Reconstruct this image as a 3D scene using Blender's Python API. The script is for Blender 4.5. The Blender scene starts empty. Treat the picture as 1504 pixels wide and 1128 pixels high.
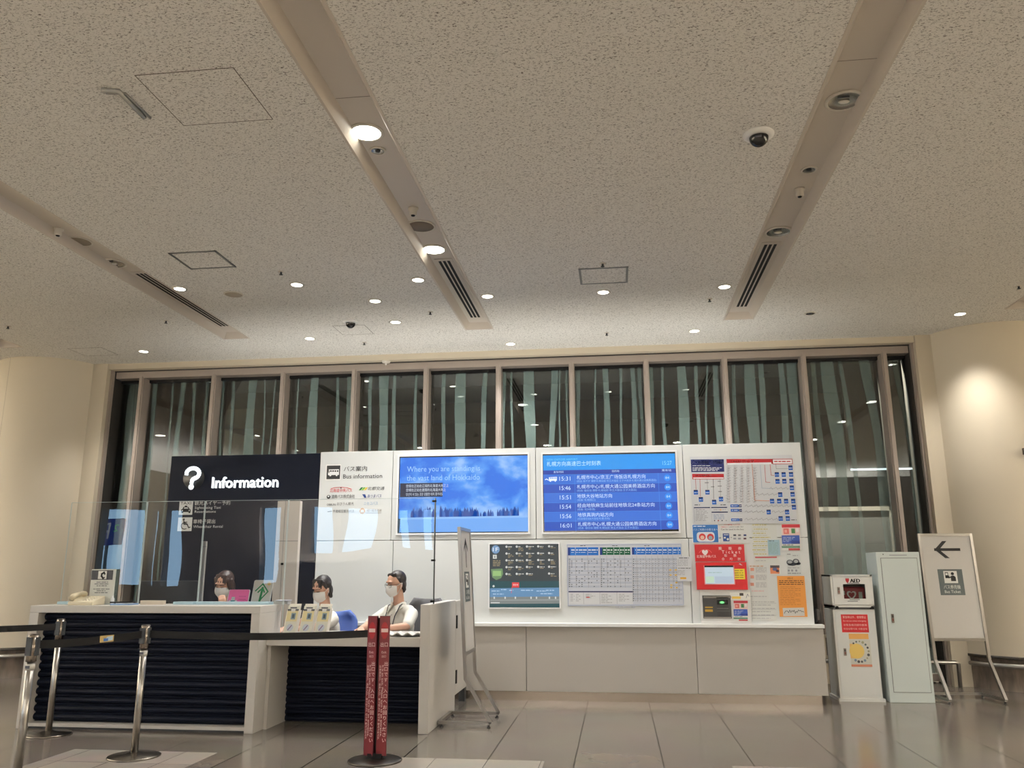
import bpy, bmesh, math, random
from mathutils import Vector, Matrix, Quaternion
random.seed(7)
PI = math.pi
scene = bpy.context.scene
C = scene.collection

# ------------------------------------------------------------------ camera
FPX, PITCH, YAW, ROLL = 1205.2, 0.223302, 0.124078, -0.002545
CAMH = 1.28
_f = Vector((-math.sin(YAW) * math.cos(PITCH), math.cos(YAW) * math.cos(PITCH), math.sin(PITCH)))
_r = Vector((math.cos(YAW), math.sin(YAW), 0))
_u = _r.cross(_f)
_r, _u = _r * math.cos(ROLL) + _u * math.sin(ROLL), -_r * math.sin(ROLL) + _u * math.cos(ROLL)
cd = bpy.data.cameras.new('camera')
cd.sensor_width = 36.0
cd.lens = 36.0 * FPX / 1504.0
cd.clip_end = 200
cam = bpy.data.objects.new('camera', cd)
C.objects.link(cam)
cam.matrix_world = Matrix(((_r.x, _u.x, -_f.x, 0), (_r.y, _u.y, -_f.y, 0), (_r.z, _u.z, -_f.z, CAMH), (0, 0, 0, 1)))
scene.camera = cam

# ------------------------------------------------------------------ colour management, sampling quality
scene.view_settings.view_transform = 'Standard'
scene.view_settings.look = 'None'
scene.view_settings.exposure = 0.1
scene.view_settings.gamma = 1.0
scene.view_settings.use_curve_mapping = False
scene.cycles.use_denoising = True
scene.cycles.max_bounces = 10
scene.cycles.diffuse_bounces = 5
scene.cycles.glossy_bounces = 4
scene.cycles.transparent_max_bounces = 24
scene.cycles.sample_clamp_indirect = 6.0
scene.cycles.caustics_reflective = False
scene.cycles.caustics_refractive = False

# ------------------------------------------------------------------ sky seen through the openings behind the camera
world = bpy.data.worlds.new('dusk_sky')
scene.world = world
world.use_nodes = True
wn = world.node_tree
bg = wn.nodes['Background']
bg.inputs['Color'].default_value = (0.42, 0.70, 1.0, 1)
SKY = 7.5
bg.inputs['Strength'].default_value = SKY

# light levels (watts) of the hall's lamps and the added uplights
P_SMALL, P_LARGE, P_HALL, P_UP, P_WALL = 56.0, 80.0, 140.0, 21.0, 1750.0
LAMP_COL = (1.0, 0.94, 0.855)
SMALL_COL = (1.0, 0.97, 0.93)
UP_COL = (1.0, 0.965, 0.91)

# ------------------------------------------------------------------ pixel rays of the photograph -> points on real planes
def ray(px, py):
    return _f + _r * ((px - 752.0) / FPX) - _u * ((py - 564.0) / FPX)
def onY(px, py, y):
    d = ray(px, py); k = y / d.y
    return Vector((d.x * k, y, CAMH + d.z * k))
def onX(px, py, x):
    d = ray(px, py); k = x / d.x
    return Vector((x, d.y * k, CAMH + d.z * k))
def onZ(px, py, z):
    d = ray(px, py); k = (z - CAMH) / d.z
    return Vector((d.x * k, d.y * k, z))

# ------------------------------------------------------------------ materials
def lin(c):
    return tuple(((v / 255) / 12.92 if v <= 10.31 else (((v / 255) + 0.055) / 1.055) ** 2.4) for v in c)
_mats = {}
def M(rgb, rough=0.5, metal=0.0, emit=0.0, spec=0.5, name=None):
    key = (tuple(rgb), rough, metal, emit, spec)
    if key in _mats: return _mats[key]
    m = bpy.data.materials.new(name or 'paint_%d' % len(_mats))
    m.use_nodes = True
    b = m.node_tree.nodes['Principled BSDF']
    c = lin(rgb) + (1,)
    b.inputs['Base Color'].default_value = c
    b.inputs['Roughness'].default_value = rough
    b.inputs['Metallic'].default_value = metal
    b.inputs['Specular IOR Level'].default_value = spec
    if emit:
        b.inputs['Base Color'].default_value = (0.01, 0.01, 0.01, 1)
        b.inputs['Emission Color'].default_value = c
        b.inputs['Emission Strength'].default_value = emit
    _mats[key] = m
    return m
def nodes(m):
    nt = m.node_tree
    return nt, nt.nodes, nt.links, nt.nodes['Principled BSDF']
def textured(name, rgb1, rgb2, rough, scale=(1, 1, 1), nscale=10, bump=0.0, detail=3, lo=0.35, hi=0.65, metal=0.0, rough2=None, bdist=0.01):
    m = bpy.data.materials.new(name); m.use_nodes = True
    nt, N, L, b = nodes(m)
    tc = N.new('ShaderNodeTexCoord'); mp = N.new('ShaderNodeMapping'); mp.inputs['Scale'].default_value = scale
    geo = N.new('ShaderNodeNewGeometry')
    L.new(geo.outputs['Position'], mp.inputs['Vector'])
    no = N.new('ShaderNodeTexNoise'); no.inputs['Scale'].default_value = nscale; no.inputs['Detail'].default_value = detail
    L.new(mp.outputs[0], no.inputs['Vector'])
    rp = N.new('ShaderNodeValToRGB')
    rp.color_ramp.elements[0].position = lo; rp.color_ramp.elements[1].position = hi
    rp.color_ramp.elements[0].color = lin(rgb1) + (1,); rp.color_ramp.elements[1].color = lin(rgb2) + (1,)
    L.new(no.outputs[0], rp.inputs[0]); L.new(rp.outputs[0], b.inputs['Base Color'])
    b.inputs['Roughness'].default_value = rough; b.inputs['Metallic'].default_value = metal
    if bump:
        bp = N.new('ShaderNodeBump'); bp.inputs['Strength'].default_value = bump; bp.inputs['Distance'].default_value = bdist
        L.new(no.outputs[0], bp.inputs['Height']); L.new(bp.outputs[0], b.inputs['Normal'])
    return m
def clear_sheet(name, tint, ior, wave=0.0, wscale=0.8, rough=0.0):
    """clear pane: what is behind it comes through, its surface mirrors by Fresnel"""
    m = bpy.data.materials.new(name); m.use_nodes = True
    nt = m.node_tree; N = nt.nodes; L = nt.links
    N.remove(N['Principled BSDF']); out = N['Material Output']
    tr = N.new('ShaderNodeBsdfTransparent'); tr.inputs[0].default_value = tint + (1,)
    gl = N.new('ShaderNodeBsdfGlossy'); gl.inputs['Roughness'].default_value = rough
    fr = N.new('ShaderNodeFresnel'); fr.inputs['IOR'].default_value = ior
    mx = N.new('ShaderNodeMixShader')
    L.new(fr.outputs[0], mx.inputs[0]); L.new(tr.outputs[0], mx.inputs[1]); L.new(gl.outputs[0], mx.inputs[2])
    if wave:
        geo = N.new('ShaderNodeNewGeometry'); no = N.new('ShaderNodeTexNoise'); no.inputs['Scale'].default_value = wscale; no.inputs['Detail'].default_value = 1
        L.new(geo.outputs['Position'], no.inputs['Vector'])
        bp = N.new('ShaderNodeBump'); bp.inputs['Strength'].default_value = 1.0; bp.inputs['Distance'].default_value = wave
        L.new(no.outputs[0], bp.inputs['Height']); L.new(bp.outputs[0], gl.inputs['Normal'])
    L.new(mx.outputs[0], out.inputs['Surface'])
    return m

WHITE = M((214, 218, 218), 0.38, name='white_laminate')
WHITE2 = M((230, 232, 232), 0.5)
PAPER = M((226, 226, 222), 0.8)
COUNTER = M((194, 191, 186), 0.4, name='counter_white')
NAVY = M((10, 16, 30), 0.55, spec=0.1, name='navy_laminate')
SLAT = M((8, 13, 26), 0.5, spec=0.09, name='navy_slats')
BLACK = M((9, 9, 10), 0.65, spec=0.25)
BLACKG = M((8, 8, 9), 0.15)
DARK = M((50, 53, 56), 0.5)
GREY = M((120, 120, 120), 0.5)
LGREY = M((175, 175, 178), 0.6)
STEEL = M((168, 165, 160), 0.28, 1.0, name='brushed_steel')
CHROME = M((205, 203, 198), 0.12, 1.0)
ALU = M((158, 147, 138), 0.42, 0.2, name='bronze_aluminium')
RED = M((196, 22, 26), 0.45)
CREAM = M((206, 196, 176), 0.6)

# ------------------------------------------------------------------ mesh builder
class MB:
    def __init__(s):
        s.v = []; s.f = []; s.m = []; s.mats = []; s.sm = []
    def mi(s, m):
        if m not in s.mats: s.mats.append(m)
        return s.mats.index(m)
    def add(s, vs, fs, m, X=None, smooth=False):
        n = len(s.v); k = s.mi(m)
        for p in vs:
            p = Vector(p)
            s.v.append(X @ p if X else p)
        for f in fs:
            s.f.append([i + n for i in f]); s.m.append(k); s.sm.append(smooth)
        return s
    def box(s, lo, hi, m, X=None):
        (a, b, c), (d, e, f) = lo, hi
        vs = [(a, b, c), (d, b, c), (d, e, c), (a, e, c), (a, b, f), (d, b, f), (d, e, f), (a, e, f)]
        fs = [(0, 3, 2, 1), (4, 5, 6, 7), (0, 1, 5, 4), (1, 2, 6, 5), (2, 3, 7, 6), (3, 0, 4, 7)]
        return s.add(vs, fs, m, X)
    def tube(s, pts, r, m, n=12, cap=True, X=None, rs=None, smooth=True):
        pts = [Vector(p) for p in pts]; vs = []; fs = []
        up = None
        for i, p in enumerate(pts):
            t = (pts[min(i + 1, len(pts) - 1)] - pts[max(i - 1, 0)]).normalized()
            if up is None:
                up = t.orthogonal().normalized()
            up = (up - t * up.dot(t)).normalized()
            w = t.cross(up); rr = rs[i] if rs else r
            for k in range(n):
                a = 2 * PI * k / n
                vs.append(p + up * (math.cos(a) * rr) + w * (math.sin(a) * rr))
        for i in range(len(pts) - 1):
            for k in range(n):
                k2 = (k + 1) % n
                fs.append((i * n + k, i * n + k2, (i + 1) * n + k2, (i + 1) * n + k))
        if cap:
            fs.append(tuple(reversed(range(n)))); fs.append(tuple(range((len(pts) - 1) * n, len(pts) * n)))
        return s.add(vs, fs, m, X, smooth)
    def bar(s, pts, w, h, m, X=None):
        """rectangular-section bar along pts in the local YZ plane (constant x), width w along x"""
        vs = []; fs = []; n = len(pts)
        for i, p in enumerate(pts):
            p = Vector(p); t = Vector((0, 0, 0))
            if i > 0: t += (p - Vector(pts[i - 1])).normalized()
            if i < n - 1: t += (Vector(pts[i + 1]) - p).normalized()
            t.normalize(); nn = Vector((0, -t.z, t.y))
            for dx, dn in ((-w / 2, -h / 2), (w / 2, -h / 2), (w / 2, h / 2), (-w / 2, h / 2)):
                vs.append(p + Vector((dx, 0, 0)) + nn * dn)
        for i in range(n - 1):
            for k in range(4):
                fs.append((i * 4 + k, i * 4 + (k + 1) % 4, i * 4 + 4 + (k + 1) % 4, i * 4 + 4 + k))
        fs.append((3, 2, 1, 0)); fs.append(tuple(n * 4 - 4 + k for k in range(4)))
        return s.add(vs, fs, m, X)
    def lathe(s, prof, m, n=32, X=None, smooth=True):
        """profile of (r, z) turned about z; r=0 ends are closed by a point"""
        vs = []; fs = []; rows = []
        for r, z in prof:
            if r < 1e-6:
                rows.append([len(vs)] * n); vs.append((0, 0, z))
            else:
                rows.append(list(range(len(vs), len(vs) + n)))
                vs += [(r * math.cos(2 * PI * k / n), r * math.sin(2 * PI * k / n), z) for k in range(n)]
        for a, b in zip(rows, rows[1:]):
            for k in range(n):
                f = [a[k], a[(k + 1) % n], b[(k + 1) % n], b[k]]
                g = [i for j, i in enumerate(f) if i not in f[:j]]
                if len(g) > 2: fs.append(tuple(g))
        return s.add(vs, fs, m, X, smooth)
    def prism(s, poly, y0, y1, m, X=None):
        """polygon of (x, z) extruded from y0 to y1"""
        n = len(poly)
        vs = [(x, y0, z) for x, z in poly] + [(x, y1, z) for x, z in poly]
        fs = [tuple(range(n)), tuple(reversed(range(n, 2 * n)))] + [(k, n + k, n + (k + 1) % n, (k + 1) % n) for k in range(n)]
        return s.add(vs, fs, m, X)
    def flat(s, poly, y, m, X=None):
        return s.add([(x, y, z) for x, z in poly], [tuple(range(len(poly)))], m, X)
    def disc(s, x, z, r, y, m, n=24, X=None, rz=None):
        rz = rz or r
        return s.flat([(x + r * math.cos(2 * PI * k / n), z + rz * math.sin(2 * PI * k / n)) for k in range(n)], y, m, X)
    def line(s, pts, w, y, m, X=None):
        """flat polyline stroke in an XZ plane"""
        for (x0, z0), (x1, z1) in zip(pts, pts[1:]):
            d = Vector((x1 - x0, z1 - z0)); l = d.length
            if l < 1e-9: continue
            d /= l; nx, nz = -d.y * w / 2, d.x * w / 2; ex, ez = d.x * w / 2, d.y * w / 2
            s.flat([(x0 - ex + nx, z0 - ez + nz), (x0 - ex - nx, z0 - ez - nz), (x1 + ex - nx, z1 + ez - nz), (x1 + ex + nx, z1 + ez + nz)], y, m, X)
        return s
    def ell(s, c, r, m, X=None, seg=20, ring=12):
        vs = []; fs = []
        c = Vector(c)
        prof = [(math.sin(PI * i / ring), math.cos(PI * i / ring)) for i in range(ring + 1)]
        prof[0] = (0, 1); prof[-1] = (0, -1)
        T = Matrix.Translation(c) @ Matrix.Diagonal((r[0], r[1], r[2], 1))
        return s.lathe(prof[::-1], m, seg, (X @ T) if X else T)
    def cap(s, p0, r0, p1, r1, m, X=None, n=14):
        p0 = Vector(p0); p1 = Vector(p1); d = p1 - p0; l = max(d.length, 1e-6)
        q = Vector((0, 0, 1)).rotation_difference(d)
        T = Matrix.Translation(p0) @ q.to_matrix().to_4x4()
        prof = [(0, -r0)] + [(r0 * math.cos(a), r0 * math.sin(a)) for a in (-1.1, -0.5, 0)] + [(r1 * math.cos(a), l + r1 * math.sin(a)) for a in (0, 0.5, 1.1)] + [(0, l + r1)]
        return s.lathe(prof, m, n, (X @ T) if X else T)
    def text(s, body, x, z, size, m, y, align='L', fit=None, X=None, slant=0.0, sx=1.0, vert='C', depth=0.0):
        vs, fs, x0, x1, z0, z1 = glyphs(body)
        w = (x1 - x0) * size * sx
        if fit: sx *= fit / w; w = fit
        ox = x - {'L': 0, 'C': w / 2, 'R': w}[align]
        oz = z - (0 if vert == 'B' else (z0 + z1) / 2 * size)
        pv = [(ox + (u - x0) * size * sx + (v - z0) * size * slant, y, oz + v * size) for u, v in vs]
        s.add(pv, fs, m, X)
        if depth:
            n = len(pv); cnt = {}
            for f in fs:
                for a, b in zip(f, f[1:] + f[:1]): cnt[(a, b)] = 1
            side = [(a, b, b + n, a + n) for (a, b) in cnt if (b, a) not in cnt]
            s.add(pv + [(p[0], y + depth, p[2]) for p in pv], side, m, X)
        return s
    def build(s, name, parent=None, bevel=0.0, seg=2, world=True, recenter=True):
        me = bpy.data.meshes.new(name)
        vs = s.v
        off = Vector((0, 0, 0))
        if parent is None and recenter and vs:
            xs = [p.x for p in vs]; ys = [p.y for p in vs]; zs = [p.z for p in vs]
            off = Vector(((min(xs) + max(xs)) / 2, (min(ys) + max(ys)) / 2, min(zs)))
        elif parent is not None and world:
            off = origin_of(parent)
        me.from_pydata([p - off for p in vs], [], s.f)
        for m in s.mats: me.materials.append(m)
        me.polygons.foreach_set('material_index', s.m)
        me.polygons.foreach_set('use_smooth', s.sm)
        me.update()
        o = bpy.data.objects.new(name, me); C.objects.link(o)
        if parent is None: o.location = off
        else: o.parent = parent
        if bevel:
            md = o.modifiers.new('edge', 'BEVEL'); md.width = bevel; md.segments = seg; md.limit_method = 'ANGLE'; md.angle_limit = 0.7
        return o
def origin_of(o):
    p = Vector((0, 0, 0))
    while o is not None:
        p += o.location; o = o.parent
    return p

_gl = {}
def glyphs(body):
    if body in _gl: return _gl[body]
    cu = bpy.data.curves.new('t', 'FONT'); cu.body = body; cu.resolution_u = 2
    o = bpy.data.objects.new('t', cu); C.objects.link(o)
    dg = bpy.context.evaluated_depsgraph_get(); e = o.evaluated_get(dg); me = e.to_mesh()
    vs = [(v.co.x, v.co.y) for v in me.vertices]; fs = [tuple(p.vertices) for p in me.polygons]
    e.to_mesh_clear(); bpy.data.objects.remove(o); bpy.data.curves.remove(cu)
    xs = [v[0] for v in vs] or [0, 1]; zs = [v[1] for v in vs] or [0, 1]
    _gl[body] = (vs, fs, min(xs), max(xs), min(zs), max(zs))
    return _gl[body]

def thing(name, label, cat, loc=(0, 0, 0), rotz=0.0, group=None):
    o = bpy.data.objects.new(name, None); C.objects.link(o)
    o.empty_display_size = 0.1
    o.location = loc; o.rotation_euler = (0, 0, rotz)
    return tag(o, label, cat, group)
def tag(o, label, cat, group=None):
    o['label'] = label; o['category'] = cat
    if group: o['group'] = group
    return o
def structure(mb, name, parent=None, **k):
    o = mb.build(name, parent, **k)
    if parent is None: o['kind'] = 'structure'
    return o
def dup(root, loc, label=None, rotz=None, group=None):
    r = root.copy(); C.objects.link(r); r.location = loc
    if rotz is not None: r.rotation_euler = (0, 0, rotz)
    if label: r['label'] = label
    if group: r['group'] = group
    for ch in list(root.children):
        c = ch.copy(); C.objects.link(c); c.parent = r
        for g in list(ch.children):
            d = g.copy(); C.objects.link(d); d.parent = c
    return r

# flat printing laid out on an upright plane, positions taken from the photograph's pixels
class Print:
    def __init__(s, mb, y, step=0.0008):
        s.mb = mb; s.y = y; s.step = step
    def P(s, px, py):
        p = onY(px, py, s.y); return p.x, p.z
    def k(s, px, py):
        return (onY(px + 1, py, s.y) - onY(px, py, s.y)).length
    def rect(s, a, b, c, d, m, lay=1):
        x0, z0 = s.P(a, b); x1, z1 = s.P(c, d); y = s.y - lay * s.step
        s.mb.flat([(x0, z0), (x0, z1), (x1, z1), (x1, z0)], y, m); return s
    def quad(s, pts, m, lay=1):
        s.mb.flat([s.P(*p) for p in pts], s.y - lay * s.step, m); return s
    def disc(s, px, py, r, m, lay=1, ry=None):
        x, z = s.P(px, py); k = s.k(px, py)
        s.mb.disc(x, z, r * k, s.y - lay * s.step, m, 20, rz=(ry or r) * k); return s
    def line(s, pts, w, m, lay=1):
        s.mb.line([s.P(*p) for p in pts], w * s.k(*pts[0]), s.y - lay * s.step, m); return s
    def text(s, body, px, py, h, m, w=None, align='L', lay=2, slant=0.0):
        x, z = s.P(px, py); k = s.k(px, py)
        s.mb.text(body, x, z, h * k * 1.05, m, s.y - lay * s.step, align, w * k if w else None, slant=slant); return s
    def words(s, a, b, c, m, th=0.8, lay=2, seed=0):
        """an unreadable line of small print from x=a to x=c at y=b"""
        R = random.Random(int(a * 13 + b * 7) + seed); x = a
        while x < c:
            l = min(R.uniform(2.0, 7.0), c - x)
            s.rect(x, b - th / 2, x + l, b + th / 2, m, lay); x += l + R.uniform(0.7, 1.3)
        return s

# ================================================================== the room
H = 4.08          # ceiling
GY = 10.55        # glass line
FY = 8.78         # face of the display wall
XL, XR, YB, YF = -13.0, 11.0, -5.5, 10.35
SLOTS = [-7.62, -4.58, -1.545, 1.462, 4.5]
SW = 0.155        # half width of a recessed ceiling trough
SEND, SDEP = 9.25, 0.07

# --- floor: polished stone tiles
def floor_material():
    m = bpy.data.materials.new('polished_stone_tiles'); m.use_nodes = True
    nt, N, L, b = nodes(m)
    geo = N.new('ShaderNodeNewGeometry'); mp = N.new('ShaderNodeMapping')
    mp.inputs['Location'].default_value = (0.93, -6.88 + 0.6 * 20, 0)
    L.new(geo.outputs['Position'], mp.inputs['Vector'])
    def tiles(w, h, ms, c1, c2, cm, bias):
        br = N.new('ShaderNodeTexBrick'); br.offset = 0.0; br.squash = 1.0
        for k, c in (('Color1', c1), ('Color2', c2), ('Mortar', cm)): br.inputs[k].default_value = c + (1,)
        for k, v in (('Scale', 1.0), ('Brick Width', w), ('Row Height', h), ('Mortar Size', ms), ('Mortar Smooth', 0.2), ('Bias', bias)): br.inputs[k].default_value = v
        L.new(mp.outputs[0], br.inputs['Vector']); return br
    b1 = tiles(0.6, 0.5, 0.0022, lin((108, 100, 91)), lin((120, 111, 101)), lin((84, 78, 70)), -0.35)
    b2 = tiles(0.6, 500.0, 0.0055, (1, 1, 1), (1, 1, 1), (0.10, 0.09, 0.08), 0.0)
    br = N.new('ShaderNodeMix'); br.data_type = 'RGBA'; br.blend_type = 'MULTIPLY'; br.inputs[0].default_value = 1.0
    L.new(b1.outputs['Color'], br.inputs[6]); L.new(b2.outputs['Color'], br.inputs[7])
    no = N.new('ShaderNodeTexNoise'); no.inputs['Scale'].default_value = 2.5; no.inputs['Detail'].default_value = 6
    L.new(geo.outputs['Position'], no.inputs['Vector'])
    mx = N.new('ShaderNodeMix'); mx.data_type = 'RGBA'; mx.blend_type = 'OVERLAY'; mx.inputs[0].default_value = 0.18
    def mth(op, a, b=None, c=None):                            # paler guide tiles laid in staggered pairs nearer the viewer
        n = N.new('ShaderNodeMath'); n.operation = op
        for i, v in enumerate((a, b, c)):
            if v is None: continue
            if isinstance(v, (int, float)): n.inputs[i].default_value = v
            else: L.new(v, n.inputs[i])
        return n.outputs[0]
    sp = N.new('ShaderNodeSeparateXYZ'); L.new(geo.outputs['Position'], sp.inputs[0])
    row = mth('FLOOR', mth('DIVIDE', mth('SUBTRACT', 6.06, sp.outputs[1]), 0.6))
    fx = mth('FRACT', mth('ADD', mth('ADD', mth('DIVIDE', mth('ADD', sp.outputs[0], 1.65), 2.37), 10.0), mth('MULTIPLY', row, 0.5)))
    pale = mth('MULTIPLY', mth('LESS_THAN', fx, 0.47), mth('LESS_THAN', sp.outputs[1], 6.06))
    b3 = tiles(0.37, 0.6, 0.003, lin((152, 145, 134)), lin((160, 152, 141)), lin((80, 74, 66)), 0.0)
    pm = N.new('ShaderNodeMix'); pm.data_type = 'RGBA'; L.new(pale, pm.inputs[0]); L.new(br.outputs[2], pm.inputs[6]); L.new(b3.outputs['Color'], pm.inputs[7])
    L.new(pm.outputs[2], mx.inputs[6]); L.new(no.outputs['Color'], mx.inputs[7])
    hs = N.new('ShaderNodeHueSaturation'); hs.inputs['Saturation'].default_value = 0.85
    L.new(mx.outputs[2], hs.inputs['Color']); L.new(hs.outputs[0], b.inputs['Base Color'])
    rr = N.new('ShaderNodeMapRange'); rr.inputs[3].default_value = 0.12; rr.inputs[4].default_value = 0.2
    L.new(no.outputs[0], rr.inputs[0]); L.new(rr.outputs[0], b.inputs['Roughness'])
    b.inputs['Specular IOR Level'].default_value = 0.36
    bp = N.new('ShaderNodeBump'); bp.inputs['Strength'].default_value = 0.25; bp.inputs['Distance'].default_value = 0.002; bp.invert = True
    L.new(b2.outputs['Fac'], bp.inputs['Height']); L.new(bp.outputs[0], b.inputs['Normal'])
    return m
fm = MB(); fm.box((XL, YB, -0.1), (XR, GY + 0.2, 0), floor_material())
structure(fm, 'floor')

# --- ceiling: rock-wool board with fine elongated pits
def ceiling_material():
    m = bpy.data.materials.new('pitted_ceiling_board'); m.use_nodes = True
    nt, N, L, b = nodes(m)
    geo = N.new('ShaderNodeNewGeometry'); mp = N.new('ShaderNodeMapping'); mp.inputs['Scale'].default_value = (62, 120, 60)
    L.new(geo.outputs['Position'], mp.inputs['Vector'])
    no = N.new('ShaderNodeTexNoise'); no.inputs['Scale'].default_value = 1.0; no.inputs['Detail'].default_value = 4; no.inputs['Roughness'].default_value = 0.65
    no.inputs['Distortion'].default_value = 0.8
    L.new(mp.outputs[0], no.inputs['Vector'])
    rp = N.new('ShaderNodeValToRGB'); e = rp.color_ramp.elements
    e[0].position = 0.34; e[1].position = 0.47
    e[0].color = lin((122, 116, 107)) + (1,); e[1].color = lin((238, 236, 230)) + (1,)
    L.new(no.outputs[0], rp.inputs[0])
    n2 = N.new('ShaderNodeTexNoise'); n2.inputs['Scale'].default_value = 0.9; n2.inputs['Detail'].default_value = 2
    L.new(geo.outputs['Position'], n2.inputs['Vector'])
    mx = N.new('ShaderNodeMix'); mx.data_type = 'RGBA'; mx.blend_type = 'SOFT_LIGHT'; mx.inputs[0].default_value = 0.1
    L.new(rp.outputs[0], mx.inputs[6]); L.new(n2.outputs[0], mx.inputs[7]); L.new(mx.outputs[2], b.inputs['Base Color'])
    bp = N.new('ShaderNodeBump'); bp.inputs['Strength'].default_value = 0.6; bp.inputs['Distance'].default_value = 0.006
    L.new(rp.outputs[0], bp.inputs['Height']); L.new(bp.outputs[0], b.inputs['Normal'])
    b.inputs['Roughness'].default_value = 0.9; b.inputs['Specular IOR Level'].default_value = 0.1
    return m
CEIL = ceiling_material()
TROUGH = M((204, 195, 183), 0.35, name='trough_metal')
cm = MB()
xs = [XL] + sum([[s - SW, s + SW] for s in SLOTS], []) + [XR]
for i in range(0, len(xs), 2):
    cm.box((xs[i], YB, H), (xs[i + 1], SEND, H + 0.12), CEIL)
cm.box((XL, SEND, H), (XR, YF - 0.1, H + 0.12), CEIL)
structure(cm, 'ceiling')
for i, s in enumerate(SLOTS):
    tm = MB()
    z = H + SDEP; t = 0.004
    tm.box((s - SW, YB, z), (s + SW, SEND, z + 0.05), TROUGH)
    for sg in (-1, 1):                                        # sloping cheeks and a thin lip round the trough
        x0 = s + sg * SW; x1 = s + sg * (SW - 0.045)
        tm.add([(x0, YB, H - t), (x0, SEND, H - t), (x1, SEND, z), (x1, YB, z)], [(0, 1, 2, 3)], TROUGH)
        a, b = sorted((x0, x0 + sg * 0.018)); tm.box((a, YB, H - t), (b, SEND, H), TROUGH)
    tm.add([(s - SW, SEND, H - t), (s + SW, SEND, H - t), (s + SW, SEND - 0.045, z), (s - SW, SEND - 0.045, z)], [(0, 1, 2, 3)], TROUGH)
    tm.box((s - SW - 0.018, SEND, H - t), (s + SW + 0.018, SEND + 0.018, H), TROUGH)
    for yj in (4.42, 1.4, -1.6):                              # butt joints of the metal lining
        tm.box((s - SW + 0.045, yj, z - 0.001), (s + SW - 0.045, yj + 0.004, z), M((120, 112, 100), 0.6))
    o = structure(tm, 'ceiling_trough' if not i else 'ceiling_trough.%03d' % i)

# --- front window wall
WALLP = M((196, 186, 166), 0.6, name='painted_wall')
GAP = M((40, 37, 33), 0.7)
tr = MB()
tr.box((-7.2, YF - 0.1, 4.0), (4.0, YF, H + 0.1), WALLP)                 # edge board of the ceiling
tr.box((-6.87, YF - 0.002, 3.99), (3.68, YF + 0.05, 4.0), GAP)
structure(tr, 'trim_1')
tr = MB(); tr.box((-6.87, YF + 0.03, 3.9), (3.70, GY + 0.1, 4.02), ALU); structure(tr, 'trim_2')
GLASS = clear_sheet('window_glass', (0.80, 0.86, 0.84), 2.1)
FROST = bpy.data.materials.new('frosted_film'); FROST.use_nodes = True
nt, N, L, b = nodes(FROST)
b.inputs['Base Color'].default_value = lin((150, 178, 172)) + (1,); b.inputs['Roughness'].default_value = 0.7
b.inputs['Alpha'].default_value = 0.36
MULL = [-6.87, -6.48, -5.42, -4.43, -3.43, -2.445, -1.475, -0.515, 0.445, 1.43, 2.40, 3.37, 3.68]
STR = [(120,26,-22),(150,5,-2),(190,8,-9),(255,8,-8),(272,14,-12),(288,6,-5),(308,8,-6)]
A3 = [(145,40,-28),(148,6,-4),(240,22,-20),(314,8,-10),(362,26,-32),(413,17,-15),(467,16,-13),(537,12,-6),(582,13,-8),(666,44,-14),(722,8,-6),(770,8,-32),(866,9,-3),(940,42,-14),(1042,15,-6),(1095,24,-8),(1187,14,-4),(1247,46,-5),(1293,15,-3),(1387,14,-3)]
B3 = [(97,16,-3),(172,44,-6),(280,20,-16),(362,14,-2),(395,9,4),(472,44,8),(585,26,-16),(606,8,4),(640,8,0),(688,16,3),(765,8,2),(812,28,4),(876,12,6),(932,22,8),(962,14,10),(1008,18,14),(1060,14,12),(1147,40,14),(1212,14,10),(1262,8,-38),(1296,24,18),(1376,18,10),(1448,44,18)]
stripes = [(150 + x / 3.008, w / 3.008, d / 3.008) for x, w, d in A3] + [(620 + x / 3.008, w / 3.008, d / 3.008) for x, w, d in B3]
stripes += [(1118, 7, 5), (1148, 8, 6), (1164, 12, 6), (1195, 8, 9), (1216, 17, 15), (1236, 6, 16), (1272, 13, 20), (1317, 7, 21)]
sw_ = []
for px, w, d in stripes:
    x0 = onY(px, 555, GY).x; x1 = onY(px + d * 1.2, 655, GY).x; x1 = x0 + max(-.05, min(.05, (x1 - x0) * .5)); k = GY / FPX
    sw_.append((x0, x1, w * k))
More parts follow.
